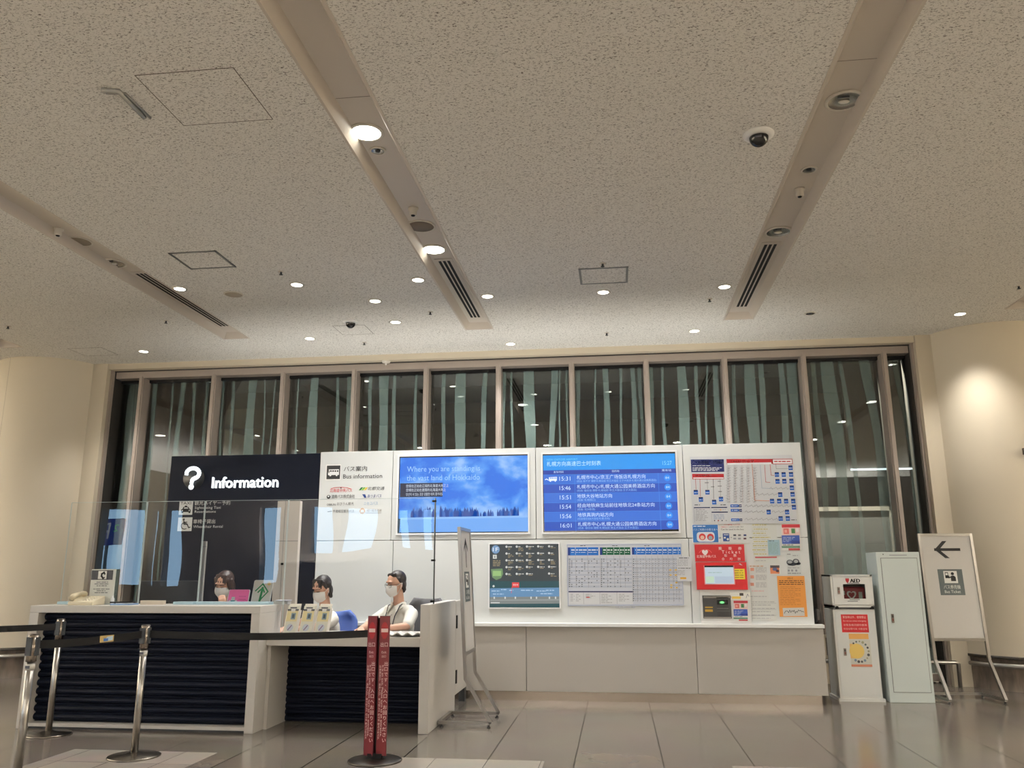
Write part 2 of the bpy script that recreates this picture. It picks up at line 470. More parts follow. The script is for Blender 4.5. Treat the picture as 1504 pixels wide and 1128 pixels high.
for i in range(len(MULL) - 1):
    a, bb = MULL[i], MULL[i + 1]
    w = MB(); w.box((a, GY, 0.06), (bb, GY + 0.012, 3.92), GLASS)
    wo = structure(w, 'window_%d' % (i + 1))
    fr = MB()
    if i > 0:
        fr.box((a - 0.035, GY - 0.17, 0.05), (a + 0.035, GY + 0.06, 3.9), ALU)
        fr.box((a - 0.018, GY - 0.19, 0.05), (a + 0.018, GY - 0.17, 3.92), ALU)
    fr.box((a, GY - 0.03, 3.86), (bb, GY + 0.04, 3.9), BLACK); fr.box((a, GY - 0.05, 0.02), (bb, GY + 0.06, 0.10), ALU)
    structure(fr, 'window_frame', wo)
    fl = MB(); any_ = False
    for x0, x1, ww in sw_:
        R = random.Random(int(x0 * 1000))
        if not (a + 0.04 < x0 < bb - 0.04): continue
        any_ = True; prev = None; n = 14; zt, zb = 3.88, 0.3
        ph = R.uniform(0, 6)
        for q in range(n + 1):
            z = zt - (zt - zb) * q / n
            t = (zt - z) / 0.8
            xc = x0 + (x1 - x0) * min(t, 1.6) + 0.008 * math.sin(ph + q * 1.1)
            hw = ww / 2 * (1 + 0.16 * math.sin(ph * 2 + q * 0.8))
            l, r = max(a + 0.036, xc - hw), min(bb - 0.036, xc + hw)
            if r <= l: break
            if prev: fl.add([(prev[0], GY - 0.002, prev[2]), (prev[1], GY - 0.002, prev[2]), (r, GY - 0.002, z), (l, GY - 0.002, z)], [(0, 1, 2, 3)], FROST)
            prev = (l, r, z)
    if any_: structure(fl, 'frosted_film', wo)

# --- flat wall strips beside the glass, and the two round columns
for nm, x0, x1 in (('wall_right_pier', 3.70, 4.3), ('wall_left_pier', -7.55, -6.90)):
    w = MB(); w.box((x0, 10.22, 0), (x1, 10.7, H + 0.1), WALLP)
    jx = x0 - 0.03 if 'right' in nm else x1
    w.box((jx, 10.30, 0), (jx + 0.03, 10.7, H), ALU)
    w.box((jx - 0.006 if 'right' in nm else jx + 0.03, 10.36, 0), (jx if 'right' in nm else jx + 0.036, 10.6, H), GAP)
    structure(w, nm)
STONE = textured('base_stone', (104, 94, 86), (140, 128, 116), 0.3, (8, 8, 2), 2.0)
for nm, cx, cy in (('column_right', 4.56, 10.45), ('column_left', -7.80, 10.42)):
    w = MB(); T = Matrix.Translation((cx, cy, 0))
    w.lathe([(0.715, 0.36), (0.715, H + 0.02)], CREAM, 96, T)
    for a in ((-1.83,) if 'left' in nm else (-2.9, -0.6)):   # panel joints of the column casing
        w.box((0.7145, -0.0022, 0.36), (0.7155, 0.0022, H), M((160, 150, 134), 0.7), T @ Matrix.Rotation(a, 4, 'Z'))
    co = structure(w, nm, recenter=False)
    bs = MB(); bs.lathe([(0.70, 0), (0.70, 0.33), (0.715, 0.33)], STONE, 96, T); bs.lathe([(0.722, 0.335), (0.722, 0.36), (0.70, 0.36)], M((60, 55, 50), 0.3, 0.6), 96, T)
    structure(bs, 'baseboard_' + nm.split('_')[1])
    rl = MB(); pts = []
    a0, a1 = (PI * 1.15, PI * 1.75) if 'right' in nm else (PI * 1.25, PI * 1.92)
    for k in range(25):
        a = a0 + (a1 - a0) * k / 24
        pts.append((cx + 0.80 * math.cos(a), cy + 0.80 * math.sin(a), 0.27))
    e0, e1 = Vector((cx + 0.71 * math.cos(a0), cy + 0.71 * math.sin(a0), 0.27)), Vector((cx + 0.71 * math.cos(a1), cy + 0.71 * math.sin(a1), 0.27))
    rl.tube([e0] + pts + [e1], 0.024, STEEL, 12)
    tag(rl.build('bumper_rail'), 'curved steel bumper rail around the base of the %s round column' % ('right-hand' if 'right' in nm else 'left-hand'), 'rail')
rl = MB()
rl.tube([(2.05, 10.12, 0.27), (3.70, 10.12, 0.27), (3.73, 10.13, 0.255), (3.73, 10.14, 0.0)], 0.022, STEEL, 12)
rl.tube([(2.1, 10.12, 0.27), (2.1, 10.12, 0.0)], 0.018, STEEL, 10)
tag(rl.build('bumper_rail'), 'straight low steel rail in front of the glass behind the tall white cabinet', 'rail')

# --- hall behind the camera (seen only as light and in reflections)
HALLW = M((176, 166, 148), 0.7)
PW = M((96, 90, 84), 0.6)
for nm, lo, hi in (('wall_left', (XL - 0.2, YB, 0), (XL, GY + 0.2, H + 0.12)), ('wall_right', (XR, YB, 0), (XR + 0.2, GY + 0.2, H + 0.12)),
                   ('wall_front_left', (XL, 10.3, 0), (-7.5, 10.7, H + 0.12)), ('wall_front_right', (4.28, 10.3, 0), (XR, 10.7, H + 0.12))):
    w = MB(); w.box(lo, hi, HALLW); structure(w, nm)
ACY = 7.05                       # line of the acrylic screens on the counter
def vx(px): return onY(px, 800, 2 * ACY - YB).x
ztop = onY(300, 747, 2 * ACY - YB).z
opens = [(vx(60), vx(140)), (vx(146), vx(207)), (vx(217), vx(228)), (vx(240), vx(266)), (vx(380), vx(407)), (vx(456), vx(492)), (vx(500), vx(546)), (vx(584), vx(600)), (vx(619), vx(634))]
w = MB(); w.box((XL, YB - 0.3, ztop), (XR, YB, H + 0.12), PW)
px_ = XL
for a, b2 in opens: w.box((a, YB - 0.3, 0), (b2, YB, 1.75 if a > vx(450) else 0.95), PW)
for a, b2 in opens:
    w.box((px_, YB - 0.3, 0), (a, YB, ztop), PW); px_ = b2
w.box((px_, YB - 0.3, 0), (XR, YB, ztop), PW)
structure(w, 'wall_back')
ps = MB(); PB = M((30, 60, 190), 0.4, emit=1.6); PWH = M((235, 240, 250), 0.4, emit=2.2)
pc = onY(162, 782, 2 * ACY + 7.5); pc.y = -7.5
ps.box((pc.x - 0.34, -7.6, pc.z - 0.36), (pc.x + 0.34, -7.5, pc.z + 0.36), PB)
Xm = Matrix.Translation((pc.x, -7.498, pc.z)) @ Matrix.Rotation(PI, 4, 'Z')
ps.text('P', 0.1, 0.05, 0.62, PWH, 0.0, 'C', X=Xm)
ps.text('2', -0.2, 0.12, 0.26, M((60, 230, 90), 0.4, emit=2.0), 0.0, 'C', X=Xm)
ps.tube([(pc.x, -7.55, 0), (pc.x, -7.55, pc.z - 0.36)], 0.05, GREY, 10)
tag(ps.build('parking_sign'), 'blue parking sign outside, mirrored in the counter screen', 'sign')
og = MB(); og.box((-60, -60, -0.2), (50, YB - 0.3, -0.02), M((205, 206, 208), 0.9)); structure(og, 'outside_ground')

# --- covered bus lane beyond the glass
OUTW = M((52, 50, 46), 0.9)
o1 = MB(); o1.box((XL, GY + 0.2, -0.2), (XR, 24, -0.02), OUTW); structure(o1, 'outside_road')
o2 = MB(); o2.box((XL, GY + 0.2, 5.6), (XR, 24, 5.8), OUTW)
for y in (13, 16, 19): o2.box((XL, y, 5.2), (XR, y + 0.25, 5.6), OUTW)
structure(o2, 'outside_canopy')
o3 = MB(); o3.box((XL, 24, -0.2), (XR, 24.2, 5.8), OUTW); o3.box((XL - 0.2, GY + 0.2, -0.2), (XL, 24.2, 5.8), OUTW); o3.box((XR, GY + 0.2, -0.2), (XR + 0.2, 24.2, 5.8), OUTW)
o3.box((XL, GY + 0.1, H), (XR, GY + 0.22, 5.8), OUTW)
structure(o3, 'outside_wall')
tl = MB(); p = onY(1296, 689, 17.0)
tl.tube([(p.x - 0.6, 17, p.z), (p.x + 0.6, 17, p.z)], 0.018, M((230, 240, 245), 0.5, emit=3.0), 8)
tl.box((p.x - 0.64, 16.95, p.z + 0.03), (p.x + 0.64, 17.05, 5.6), OUTW)
tag(tl.build('fluorescent_lamp'), 'lit fluorescent tube in the dark bus lane outside the rightmost panes', 'lamp')
sc = MB(); a = onY(1196, 748, 12.4); b2 = onY(1308, 748, 12.4)
SCR = M((104, 100, 96), 0.8)
sc.box((a.x, 12.4, -0.02), (b2.x, 12.44, a.z), SCR)
sc.box((a.x - 0.03, 12.37, -0.02), (a.x + 0.03, 12.47, a.z + 0.03), M((170, 158, 146), 0.5)); sc.box((b2.x - 0.03, 12.37, -0.02), (b2.x + 0.03, 12.47, a.z + 0.03), M((170, 158, 146), 0.5))
sc.box((a.x - 0.03, 12.37, a.z - 0.03), (b2.x + 0.03, 12.47, a.z + 0.03), M((170, 158, 146), 0.5))
cl_ = thing('added_canopy_lamp', 'added downlight under the bus lane canopy that lights the wind screen', 'lamp', (3.0, 11.25, 5.58))  # lamp added under the canopy to brighten the wind screen
cb_ = MB(); cb_.lathe([(0, -.02), (.08, -.02), (.09, 0)], M((255, 250, 235), .5, emit=6.0), 20); cb_.build('lamp_disc', cl_, world=False)
l_ = bpy.data.lights.new('added_canopy_beam', 'SPOT'); l_.energy = 3200; l_.spot_size = 1.5; l_.shadow_soft_size = .08; l_.color = (1, .93, .84)
o_ = bpy.data.objects.new('added_canopy_beam', l_); C.objects.link(o_); o_.parent = cl_; o_.location = (0, 0, -.05)
tag(sc.build('wind_screen'), 'grey framed wind screen standing outside the glass behind the defibrillator cabinet', 'screen')
gr = MB()
for k in range(16):
    x = 2.35 + k * 0.05; gr.box((x, 10.32, 0.30), (x + 0.022, 10.36, 0.52), CREAM)
gr.box((2.33, 10.31, 0.28), (3.15, 10.37, 0.31), CREAM); gr.box((2.33, 10.31, 0.51), (3.15, 10.37, 0.54), CREAM)
gr.box((2.33, 10.37, 0.28), (3.15, 10.375, 0.54), BLACK); gr.box((2.33, 10.32, 0), (2.38, 10.37, 0.28), CREAM); gr.box((3.10, 10.32, 0), (3.15, 10.37, 0.28), CREAM)
tag(gr.build('heater_grille'), 'beige slatted heater grille by the glass behind the two white cabinets', 'heater')

# ================================================================== ceiling fittings

GLOW = M((255, 252, 238), 0.5, emit=9.0, name='lamp_glow')
TRIMW = M((214, 208, 196), 0.4)
REFL = M((160, 156, 148), 0.22, 0.9, name='lamp_reflector')
def spot(name, parent, power, size=150, blend=0.6, r=0.05, z=-0.03, col=LAMP_COL):
    l = bpy.data.lights.new(name, 'SPOT'); l.energy = power; l.color = col; l.spot_size = math.radians(size); l.spot_blend = blend; l.shadow_soft_size = r
    o = bpy.data.objects.new(name, l); C.objects.link(o); o.parent = parent; o.location = (0, 0, z)
    return o
small = [((264, 424), 'above the left end of the counter, nearest the left trough'), ((436, 418), 'just behind the sprinkler, left of the middle trough'),
         ((551, 442), 'left of the middle air slot, one row back'), ((614, 411), 'just left of the middle air slot'), ((581, 473), 'behind the middle air slot, left of its far end'),
         ((455, 497), 'by the window over the navy sign wall'), ((211, 516), 'beside the left column by the window'), ((716, 435), 'just right of the middle air slot'),
         ((886, 429), 'under the framed ceiling hatch'), ((1064, 421), 'left of the right air slot'), ((1020, 486), 'by the window over the route map'),
         ((750, 505), 'by the window over the landscape screen'), ((1410, 461), 'over the right column')]
proto = None
for (px, py), where in small:
    p = onZ(px, py, H)
    if proto is None:
        t = thing('downlight', 'small lit downlight ' + where, 'lamp', p, 0, 'small downlights')
        a = MB(); a.lathe([(0.058, 0.0), (0.072, 0.0), (0.074, -0.004), (0.056, -0.006), (0.056, -0.001)], TRIMW, 28); a.build('trim_ring', t, world=False)
        a = MB(); a.lathe([(0, -0.003), (0.056, -0.003)], GLOW, 28); a.build('lamp_disc', t, world=False)
        proto = t
    else:
        t = dup(proto, p, 'small lit downlight ' + where)
        t.name = 'downlight'
    spot('downlight_beam', t, P_SMALL * (1.7 if px > 1300 else 2.5 if px < 230 else 1), 100 if px > 1300 or px < 230 else 104, 1.0 if px > 1300 or px < 230 else 0.8, col=LAMP_COL if px > 1300 or px < 230 else SMALL_COL)
def big(px, py, lit, where, xs=None):
    p = onZ(px, py, H + SDEP)
    t = thing('downlight', ('large lit round downlight ' if lit else 'large unlit round downlight ') + where, 'lamp', p, 0, 'large downlights in the troughs')
    a = MB(); a.lathe([(0.100, 0.0), (0.118, 0.0), (0.120, -0.006), (0.098, -0.010), (0.096, 0.0)], TRIMW, 36); a.build('trim_ring', t, world=False)
    a = MB()
    if lit:
        a.lathe([(0, -0.006), (0.097, -0.006)], M((255, 252, 240), 0.5, emit=14.0), 36); a.build('lamp_disc', t, world=False)
        spot('downlight_beam', t, P_LARGE, 125, 0.6, 0.08)
    else:
        a.lathe([(0.098, -0.009), (0.085, -0.004), (0.055, -0.0025), (0, -0.002)], REFL, 36); a.build('reflector', t, world=False)
        a = MB(); a.ell((0.0, 0.01, -0.006), (0.035, 0.022, 0.008), M((235, 232, 220), 0.3)); a.box((-0.05, -0.05, -0.006), (0.02, -0.035, -0.003), DARK); a.build('bulb', t, world=False)
    return t
big(538, 194, True, 'in the middle trough, nearer the viewer'); big(637, 366, True, 'in the middle trough beside the air slot')
big(1240, 147, False, 'in the right trough, nearer the viewer'); big(1143, 340, False, 'in the right trough beside the air slot'); big(167, 386, False, 'in the left trough beside the air slot')
# the hall's lamps behind the viewer; side ones added to brighten columns and cabinets
for i, (x, y) in enumerate([(x, y) for x in (-7.6, -4.58, -1.545, 1.46, 4.5) for y in (2.0, -1.0, -4.0)] + [(-9.5, 5.0), (-7.62, 6.3), (7.5, 5.0), (4.5, 6.3), (-7.62, 4.3), (4.5, 4.3)]):
    t = thing('downlight', 'large lit round hall downlight behind the viewer or added at the sides', 'lamp', (x, y, H + (SDEP if x in SLOTS or abs(x - 1.46) < .01 or True else 0)), 0, 'hall downlights behind the viewer')
    if y == 5.0: t.location.z = H
    a = MB(); a.lathe([(0, -0.006), (0.097, -0.006), (0.1, 0)], M((255, 252, 240), 0.5, emit=14.0), 24); a.build('lamp_disc', t, world=False)
    spot('downlight_beam', t, P_HALL * (0.7 if y > 4.1 else 1), 140 if y > 4.1 else 98, 0.6, 0.08)
# unseen uplights added round the hall walls to brighten the ceiling
for i, (x, y, r) in enumerate([(XL + .25, 1.5, -PI / 2), (XL + .25, 6.5, -PI / 2), (XR - .25, 1.5, PI / 2), (XR - .25, 6.5, PI / 2), (-7, YB + .25, 0), (-1.5, YB + .25, 0), (4, YB + .25, 0)]):
    t = thing('added_wall_uplight', 'unseen linear fill light added on the hall wall behind or beside the viewer', 'lamp', (x, y, 1.5), 0, 'added wall uplights of the hall')
    X = Matrix.Rotation(r, 4, 'Z'); a = MB(); a.box((-.8, -.25, -.04), (.8, .06, 0), DARK, X); a.build('tray', t, world=False)
    l = bpy.data.lights.new('fill_beam', 'AREA'); l.shape = 'RECTANGLE'; l.size = 1.5; l.size_y = 0.08; l.energy = P_WALL; l.color = UP_COL
    o = bpy.data.objects.new('fill_beam', l); C.objects.link(o); o.parent = t; o.matrix_local = X @ Matrix.Translation((0, 0, .02)) @ Matrix.Rotation(PI + 0.55, 4, 'X')
# round flush fittings
def disc_fitting(name, px, py, r, label, cat, m, recess=False, ring=None, z=H, drop=0.006):
    p = onZ(px, py, z)
    a = MB(); T = Matrix.Translation(p)
    if ring: a.lathe([(r, 0), (r * 1.14, 0), (r * 1.14, -drop), (r, -drop - 0.003), (r, 0)], ring, 36, T)
    a.lathe([(0, -drop * .7), (r, -drop * .7), (r, 0)], m, 36, T)
    return tag(a.build(name), label, cat)
disc_fitting('ceiling_speaker', 618, 332, 0.112, 'round grey ceiling speaker in the middle trough next to a lit downlight', 'speaker', M((118, 108, 96), 0.8), z=H + SDEP, ring=TRIMW)
disc_fitting('ceiling_speaker', 116, 354, 0.10, 'round beige ceiling speaker in the left trough', 'speaker', M((150, 138, 120), 0.8), z=H + SDEP, ring=TRIMW)
disc_fitting('ceiling_speaker', 343, 432, 0.088, 'round pale ceiling speaker between the left and middle troughs', 'speaker', M((176, 166, 150), 0.8), ring=TRIMW)
def eye(px, py, r, label, z):
    t = thing('spotlight', label, 'lamp', onZ(px, py, z))
    a = MB(); a.lathe([(r, 0), (r * 1.3, 0), (r * 1.3, -0.006), (r, -0.009), (r, 0)], TRIMW, 28); a.build('trim_ring', t, world=False)
    a = MB(); a.lathe([(0, -0.003), (r * .5, -0.002), (r, -0.006)], REFL, 28); a.ell((0, 0, -0.006), (r * .4, r * .4, 0.008), DARK); a.build('reflector', t, world=False)
eye(555, 221, 0.045, 'small unlit round spotlight behind the near lit downlight of the middle trough', H + SDEP)
eye(1188, 249, 0.045, 'small unlit round spotlight in the right trough behind the dome camera', H + SDEP)
eye(1190, 460, 0.05, 'small unlit recessed spotlight right of the right air slot', H)
def detector(px, py, label, z=H + SDEP):
    t = thing('motion_sensor', label, 'sensor', onZ(px, py, z), 0, 'motion sensors')
    a = MB(); a.lathe([(0, 0), (0.042, 0), (0.042, -0.012), (0.03, -0.018), (0.03, -0.055), (0.024, -0.062), (0, -0.062)], TRIMW, 24); a.build('body', t, world=False)
    a = MB(); a.lathe([(0, -0.072), (0.014, -0.068), (0.018, -0.062)], BLACKG, 18); a.build('lens', t, world=False)
detector(607, 306, 'white motion sensor in the middle trough before the round speaker')
detector(1174, 278, 'white motion sensor in the right trough between the downlights')
detector(86, 336, 'white motion sensor in the left trough next to the speaker')
# air slots
def air_slot(s, y0, y1, label):
    t = thing('air_slot', label, 'air vent', (s, (y0 + y1) / 2, H + SDEP), 0, 'slotted air diffusers')
    a = MB(); z = H + SDEP
    a.box((s - 0.085, y0, z - 0.006), (s + 0.085, y1, z - 0.001), TROUGH); a.build('frame', t)
    a = MB()
    for k in (-1, 0, 1): a.box((s + k * 0.042 - 0.013, y0 + 0.05, z - 0.0075), (s + k * 0.042 + 0.013, y1 - 0.04, z - 0.006), BLACK)
    a.build('slots', t)
ZS = H + SDEP
air_slot(-1.545, onZ(643, 380, ZS).y, onZ(697, 467, ZS).y, 'black slotted air diffuser in the middle ceiling trough'); air_slot(1.462, onZ(1133, 355, ZS).y, onZ(1092, 451, ZS).y, 'black slotted air diffuser in the right ceiling trough'); air_slot(-4.58, onZ(190, 399, ZS).y, onZ(322, 480, ZS).y, 'black slotted air diffuser in the left ceiling trough')
# dome cameras
def dome(px, py, r, label):
    t = thing('dome_camera', label, 'security camera', onZ(px, py, H))
    a = MB(); a.lathe([(0, 0), (r * 1.62, 0), (r * 1.62, -0.010), (r * 1.2, -0.022), (0, -0.022)], M((244, 244, 242), 0.5), 32); a.build('housing', t, world=False)
    a = MB(); a.lathe([(r * math.cos(u), -0.026 - r * math.sin(u)) for u in (0, .3, .6, .9, 1.2)] + [(0, -0.026 - r)], BLACKG, 32); a.build('dome', t, world=False)
dome(1114, 197, 0.062, 'black dome security camera near the right trough'); dome(515, 472, 0.055, 'small black dome security camera by the window over the counter')
# hatches
def hatch(c, label, frame, w=0.012):
    P = [onZ(px, py, H) for px, py in c]
    x0, x1 = min(p.x for p in P), max(p.x for p in P); y0, y1 = min(p.y for p in P), max(p.y for p in P)
    x0 = (P[0].x + P[3].x) / 2; x1 = (P[1].x + P[2].x) / 2; y0 = (P[0].y + P[1].y) / 2; y1 = (P[2].y + P[3].y) / 2
    t = thing('access_hatch', label, 'hatch', ((x0 + x1) / 2, (y0 + y1) / 2, H))
    a = MB(); d = 0.006 if w > .006 else 0.0015
    for lo, hi in (((x0, y0), (x1, y0 + w)), ((x0, y1 - w), (x1, y1)), ((x0, y0), (x0 + w, y1)), ((x1 - w, y0), (x1, y1))):
        a.box((lo[0], lo[1], H - d), (hi[0], hi[1], H), frame)
    a.build('frame', t)
    a = MB(); a.box((x0 + w, y0 + w, H - d * 0.5), (x1 - w, y1 - w, H), CEIL); a.build('panel', t)
hatch([(198, 110), (343, 99), (402, 176), (268, 184)], 'large flush square ceiling hatch nearest the viewer', M((110, 102, 92), 0.7), 0.005)
hatch([(245, 371), (317, 368), (348, 392), (281, 395)], 'small framed square ceiling hatch beside the left trough', M((150, 152, 150), 0.3, 0.6), 0.022)
hatch([(850, 394), (922, 392), (923, 414), (852, 418)], 'framed square ceiling hatch between the middle and right air slots', M((150, 152, 150), 0.3, 0.6), 0.022)
hatch([(481, 479), (535, 477), (549, 490), (511, 492)], 'flush ceiling hatch behind the small dome camera', M((120, 112, 100), 0.7), 0.005)
hatch([(99, 512), (149, 510), (173, 521), (127, 523)], 'flush ceiling hatch beside the left column', M((120, 112, 100), 0.7), 0.005)
# sprinkler heads
sp = None
for (px, py), w_ in (((413, 399), 'between the two lamps left of the middle trough'), ((244, 471), 'left of the left air slot'), ((632, 458), 'left of the far end of the middle air slot'), ((885, 387), 'in front of the framed hatch between the air slots'),
               ((1042, 439), 'left of the right air slot'), ((891, 489), 'by the window between two lamps'), ((12, 479), 'near the left column'), ((1496, 420), 'near the right column'), ((535, 503), 'by the window behind the small dome camera')):
    lb = 'tiny dark sprinkler head ' + w_
    if sp is None:
        sp = thing('sprinkler', lb, 'sprinkler', onZ(px, py, H), 0, 'ceiling sprinklers')
        a = MB(); a.lathe([(0, 0), (0.03, 0), (0.03, -0.004), (0, -0.006)], TRIMW, 18); a.build('escutcheon', sp, world=False)
        a = MB(); a.lathe([(0, -0.004), (0.011, -0.004), (0.008, -0.025), (0.018, -0.028), (0.018, -0.032), (0, -0.032)], DARK, 14); a.build('head', sp, world=False)
    else: dup(sp, onZ(px, py, H), lb)
# bent metal rail left over on the ceiling
br_ = MB(); Q = [onZ(px, py, H) for px, py in ((150, 130), (174, 131), (212, 170))]
br_.tube([Q[0] + Vector((0, 0, -.012)), Q[1] + Vector((0, 0, -.012)), Q[2] + Vector((0, 0, -.012))], 0.016, M((176, 176, 172), 0.35, 0.3), 8)
br_.tube([Q[0] + Vector((0, .04, -.006)), Q[1] + Vector((0.02, .04, -.006)), Q[2] + Vector((0.03, 0.02, -.006))], 0.008, M((150, 150, 148), 0.35, 0.3), 8)
tag(br_.build('ceiling_rail'), 'short bent white metal rail on the ceiling beside the large flush hatch', 'rail')
sn = MB(); sn.lathe([(0, 0), (0.06, 0), (0.05, -0.02), (0.015, -0.028), (0.012, -0.05), (0, -0.05)], TRIMW, 20, Matrix.Translation((onY(567, 533, YF - .05).x, YF - .05, 4.0)))
tag(sn.build('smoke_detector'), 'small round detector under the ceiling edge above the bus information sign', 'sensor')

# ================================================================== the long display wall with its screens and notices
def wx(px, py=780): return onY(px, py, FY).x
def wz(px, py): return onY(px, py, FY).z
SEAM = M((120, 116, 108), 0.7)
TOPZ = wz(820, 657)
X_NL, X_NR, X_R = wx(252, 672), wx(471, 664), wx(1186, 780)
SHZ = onY(950, 918, 8.70).z
dw = thing('display_wall', 'long white display wall with screens, shelf and steel plinth', 'display wall', ((X_NR + X_R) / 2, FY + 0.1, 0))
cols = [X_NR, wx(576, 720), wx(787, 720), wx(1005, 720), X_R]
zs = wz(800, 792)
for i in range(4):                                             # upper and lower facing panels between the seams
    a, b = cols[i] + 0.003, cols[i + 1] - 0.003
    mb = MB(); mb.box((a, FY, zs + 0.003), (b, FY + 0.16, TOPZ), WHITE); mb.build('wall_panel', dw, bevel=0.003)
low = [X_NR, wx(576, 850), wx(1014, 850), X_R]
for i in range(3):
    a, b = low[i] + 0.003, low[i + 1] - 0.003
    mb = MB(); mb.box((a, FY, SHZ), (b, FY + 0.16, zs - 0.003), WHITE); mb.build('wall_panel', dw, bevel=0.003)
mb = MB(); mb.box((X_NR, FY + 0.16, 0.1), (X_R, FY + 0.45, TOPZ - 0.06), M((170, 165, 155), 0.6)); mb.build('core', dw)
XB = onY(1212, 960, 8.72).x
mb = MB(); mb.box((X_NR, 8.69, SHZ - 0.022), (onY(1211, 918, 8.69).x, FY + 0.02, SHZ + 0.012), WHITE2); mb.build('shelf', dw, bevel=0.003)
zk = onY(950, 1018, 8.72).z
sx = onY(1023, 960, 8.72).x
for a, b in ((X_NR, -0.95), (-0.945, sx - 0.002), (sx + 0.002, XB)):
    mb = MB(); mb.box((a, 8.72, zk), (b, FY + 0.2, SHZ - 0.022), M((172, 168, 162), .4)); mb.build('base_panel', dw, bevel=0.002)
mb = MB(); mb.box((X_NR, 8.735, 0), (XB - 0.06, FY + 0.2, zk), M((176, 166, 154), 0.25, 0.85)); mb.build('kick_plate', dw)

# navy information section
nv = thing('information_sign_wall', 'navy sign wall with glowing question mark and lettering behind the counter', 'sign', ((X_NL + X_NR) / 2, FY + 0.1, 0))
mb = MB(); mb.box((X_NL, FY, 0), (X_NR - 0.004, FY + 0.25, wz(360, 668)), NAVY); mb.build('wall_panel', nv, bevel=0.003)
mb = MB(); mb.box((X_NL + .02, FY + 0.25, 0), (X_NR - 0.004, FY + 0.45, TOPZ - 0.06), NAVY); mb.build('core', nv)
GLW = M((245, 252, 255), 0.5, emit=1.5)
mb = MB(); pr = Print(mb, FY)
x, z = pr.P(285, 702); mb.lathe([(0, 0.012), (0.125, 0.012), (0.125, 0)], M((26, 32, 38), 0.4), 36, Matrix.Translation((x, FY, z)) @ Matrix.Rotation(PI / 2, 4, 'X'))
mb.build('disc', nv)
mb = MB(); y0 = FY - 0.045; r = 0.075
arc = [(x - 0.068, z + 0.048)] + [(x + 0.005 + r * math.cos(a), z + 0.045 + r * .78 * math.sin(a)) for a in [PI - .35 - i * (PI + .9) / 14 for i in range(15)]] + [(x + 0.008, z - 0.028), (x + 0.002, z - 0.05)]
mb.line(arc, 0.044, y0, GLW)
for p in arc: mb.disc(p[0], p[1], 0.022, y0 - 0.0003, GLW, 14)
mb.disc(x - 0.002, z - 0.105, 0.032, y0, GLW, 20)
mb.build('question_mark', nv)
mb = MB(); pr = Print(mb, FY - 0.03)
px0, pz0 = pr.P(311, 709); pxe, _ = pr.P(408, 707); 
for dx, dz in ((0, 0), (0.004, 0), (0, 0.004), (0.004, 0.004)):
    mb.text('Information', px0 + dx, pz0 + dz, 0.175, GLW, FY - 0.03 - dx * .05 - dz * .02, fit=pxe - px0, depth=0.028 if not dx and not dz else 0)
mb.build('lettering', nv)
PW_ = M((206, 208, 206), 0.6)
for py, kind in ((748, 'taxi'), (770, 'chair')):
    mb = MB(); pr = Print(mb, FY - 0.004); dy = 0
    if kind == 'taxi': q = (264, 736, 282, 756)
    else: q = (262, 760, 281, 780)
    a = pr.P(q[0], q[1]); b = pr.P(q[2], q[3])
    mb.box((a[0], FY - 0.004, b[1]), (b[0], FY, a[1]), PW_)
    if kind == 'taxi':
        pr.text('TAXI', 273, 739, 5.4, BLACK, 15.5, 'C')
        pr.quad([(266, 752), (266, 748.5), (268, 747.5), (269.5, 744.5), (277, 744.5), (278.5, 747.5), (280, 748.5), (280, 752)], BLACK)
        pr.quad([(270, 747), (271, 745.3), (275.6, 745.3), (276.6, 747)], PW_, 2); pr.disc(268, 749.8, .8, PW_, 2); pr.disc(278, 749.8, .8, PW_, 2)
        pr.rect(266.5, 752, 269, 753.6, BLACK); pr.rect(277, 752, 279.5, 753.6, BLACK); pr.rect(271.5, 742.6, 275, 744.5, BLACK)
        pr.text('観光ハイヤー予約', 286, 739, 6.2, PW_, 52); pr.text('Sightseeing Taxi', 286, 746.3, 4.9, PW_, 38); pr.text('Reservations', 286, 751.5, 4.6, PW_, 31)
    else:
        pr.disc(270, 763, 1.4, BLACK); pr.line([(270, 765), (270.4, 770), (275, 770), (277, 775), (279, 774.3)], 1.5, BLACK); pr.line([(270, 767), (274.5, 767)], 1.2, BLACK)
        for k in range(12):
            a0 = 1.0 + k * .42; pr.line([(270.8 + 4.6 * math.cos(a0), 772.6 + 4.6 * math.sin(a0)), (270.8 + 4.6 * math.cos(a0 + .42), 772.6 + 4.6 * math.sin(a0 + .42))], 1.1, BLACK)
        pr.text('車椅子貸出', 284, 766, 6.0, PW_, 32); pr.text('Wheelchair Rental', 284, 773.5, 5.0, PW_, 43)
    mb.build('pictogram_plate', nv)

# bus information heading and the companies' names
PBLK = M((38, 40, 42), 0.6)
bi = MB(); pr = Print(bi, FY - 0.001)
pr.rect(479, 682.5, 500, 705, M((240, 240, 238), 0.6)); pr.rect(480.3, 684, 499.2, 703.6, PBLK, 2); WB = M((236, 238, 238), 0.6)
pr.quad([(482, 698), (482, 695), (483.2, 689.6), (498, 689.2), (498, 697.5)], WB, 3)
for k in range(4): pr.rect(485 + k * 3.3, 690.8, 487.2 + k * 3.3, 693, PBLK, 4)
pr.quad([(482.6, 694.5), (483.2, 691), (484, 691), (484, 694.5)], PBLK, 4)
pr.disc(485.3, 698, 1.5, WB, 4); pr.disc(494.5, 697.8, 1.5, WB, 4)
pr.text('バス案内', 505, 688.7, 7.6, PBLK, 34); pr.text('Bus information', 504, 699.8, 8.4, PBLK, 57)
tag(bi.build('bus_information_heading'), 'bus pictogram and Bus information heading on the white wall beside the navy section', 'sign')
cl = thing('company_name_list', 'two columns of bus company names printed under the Bus information heading', 'sign', onY(521, 736, FY))
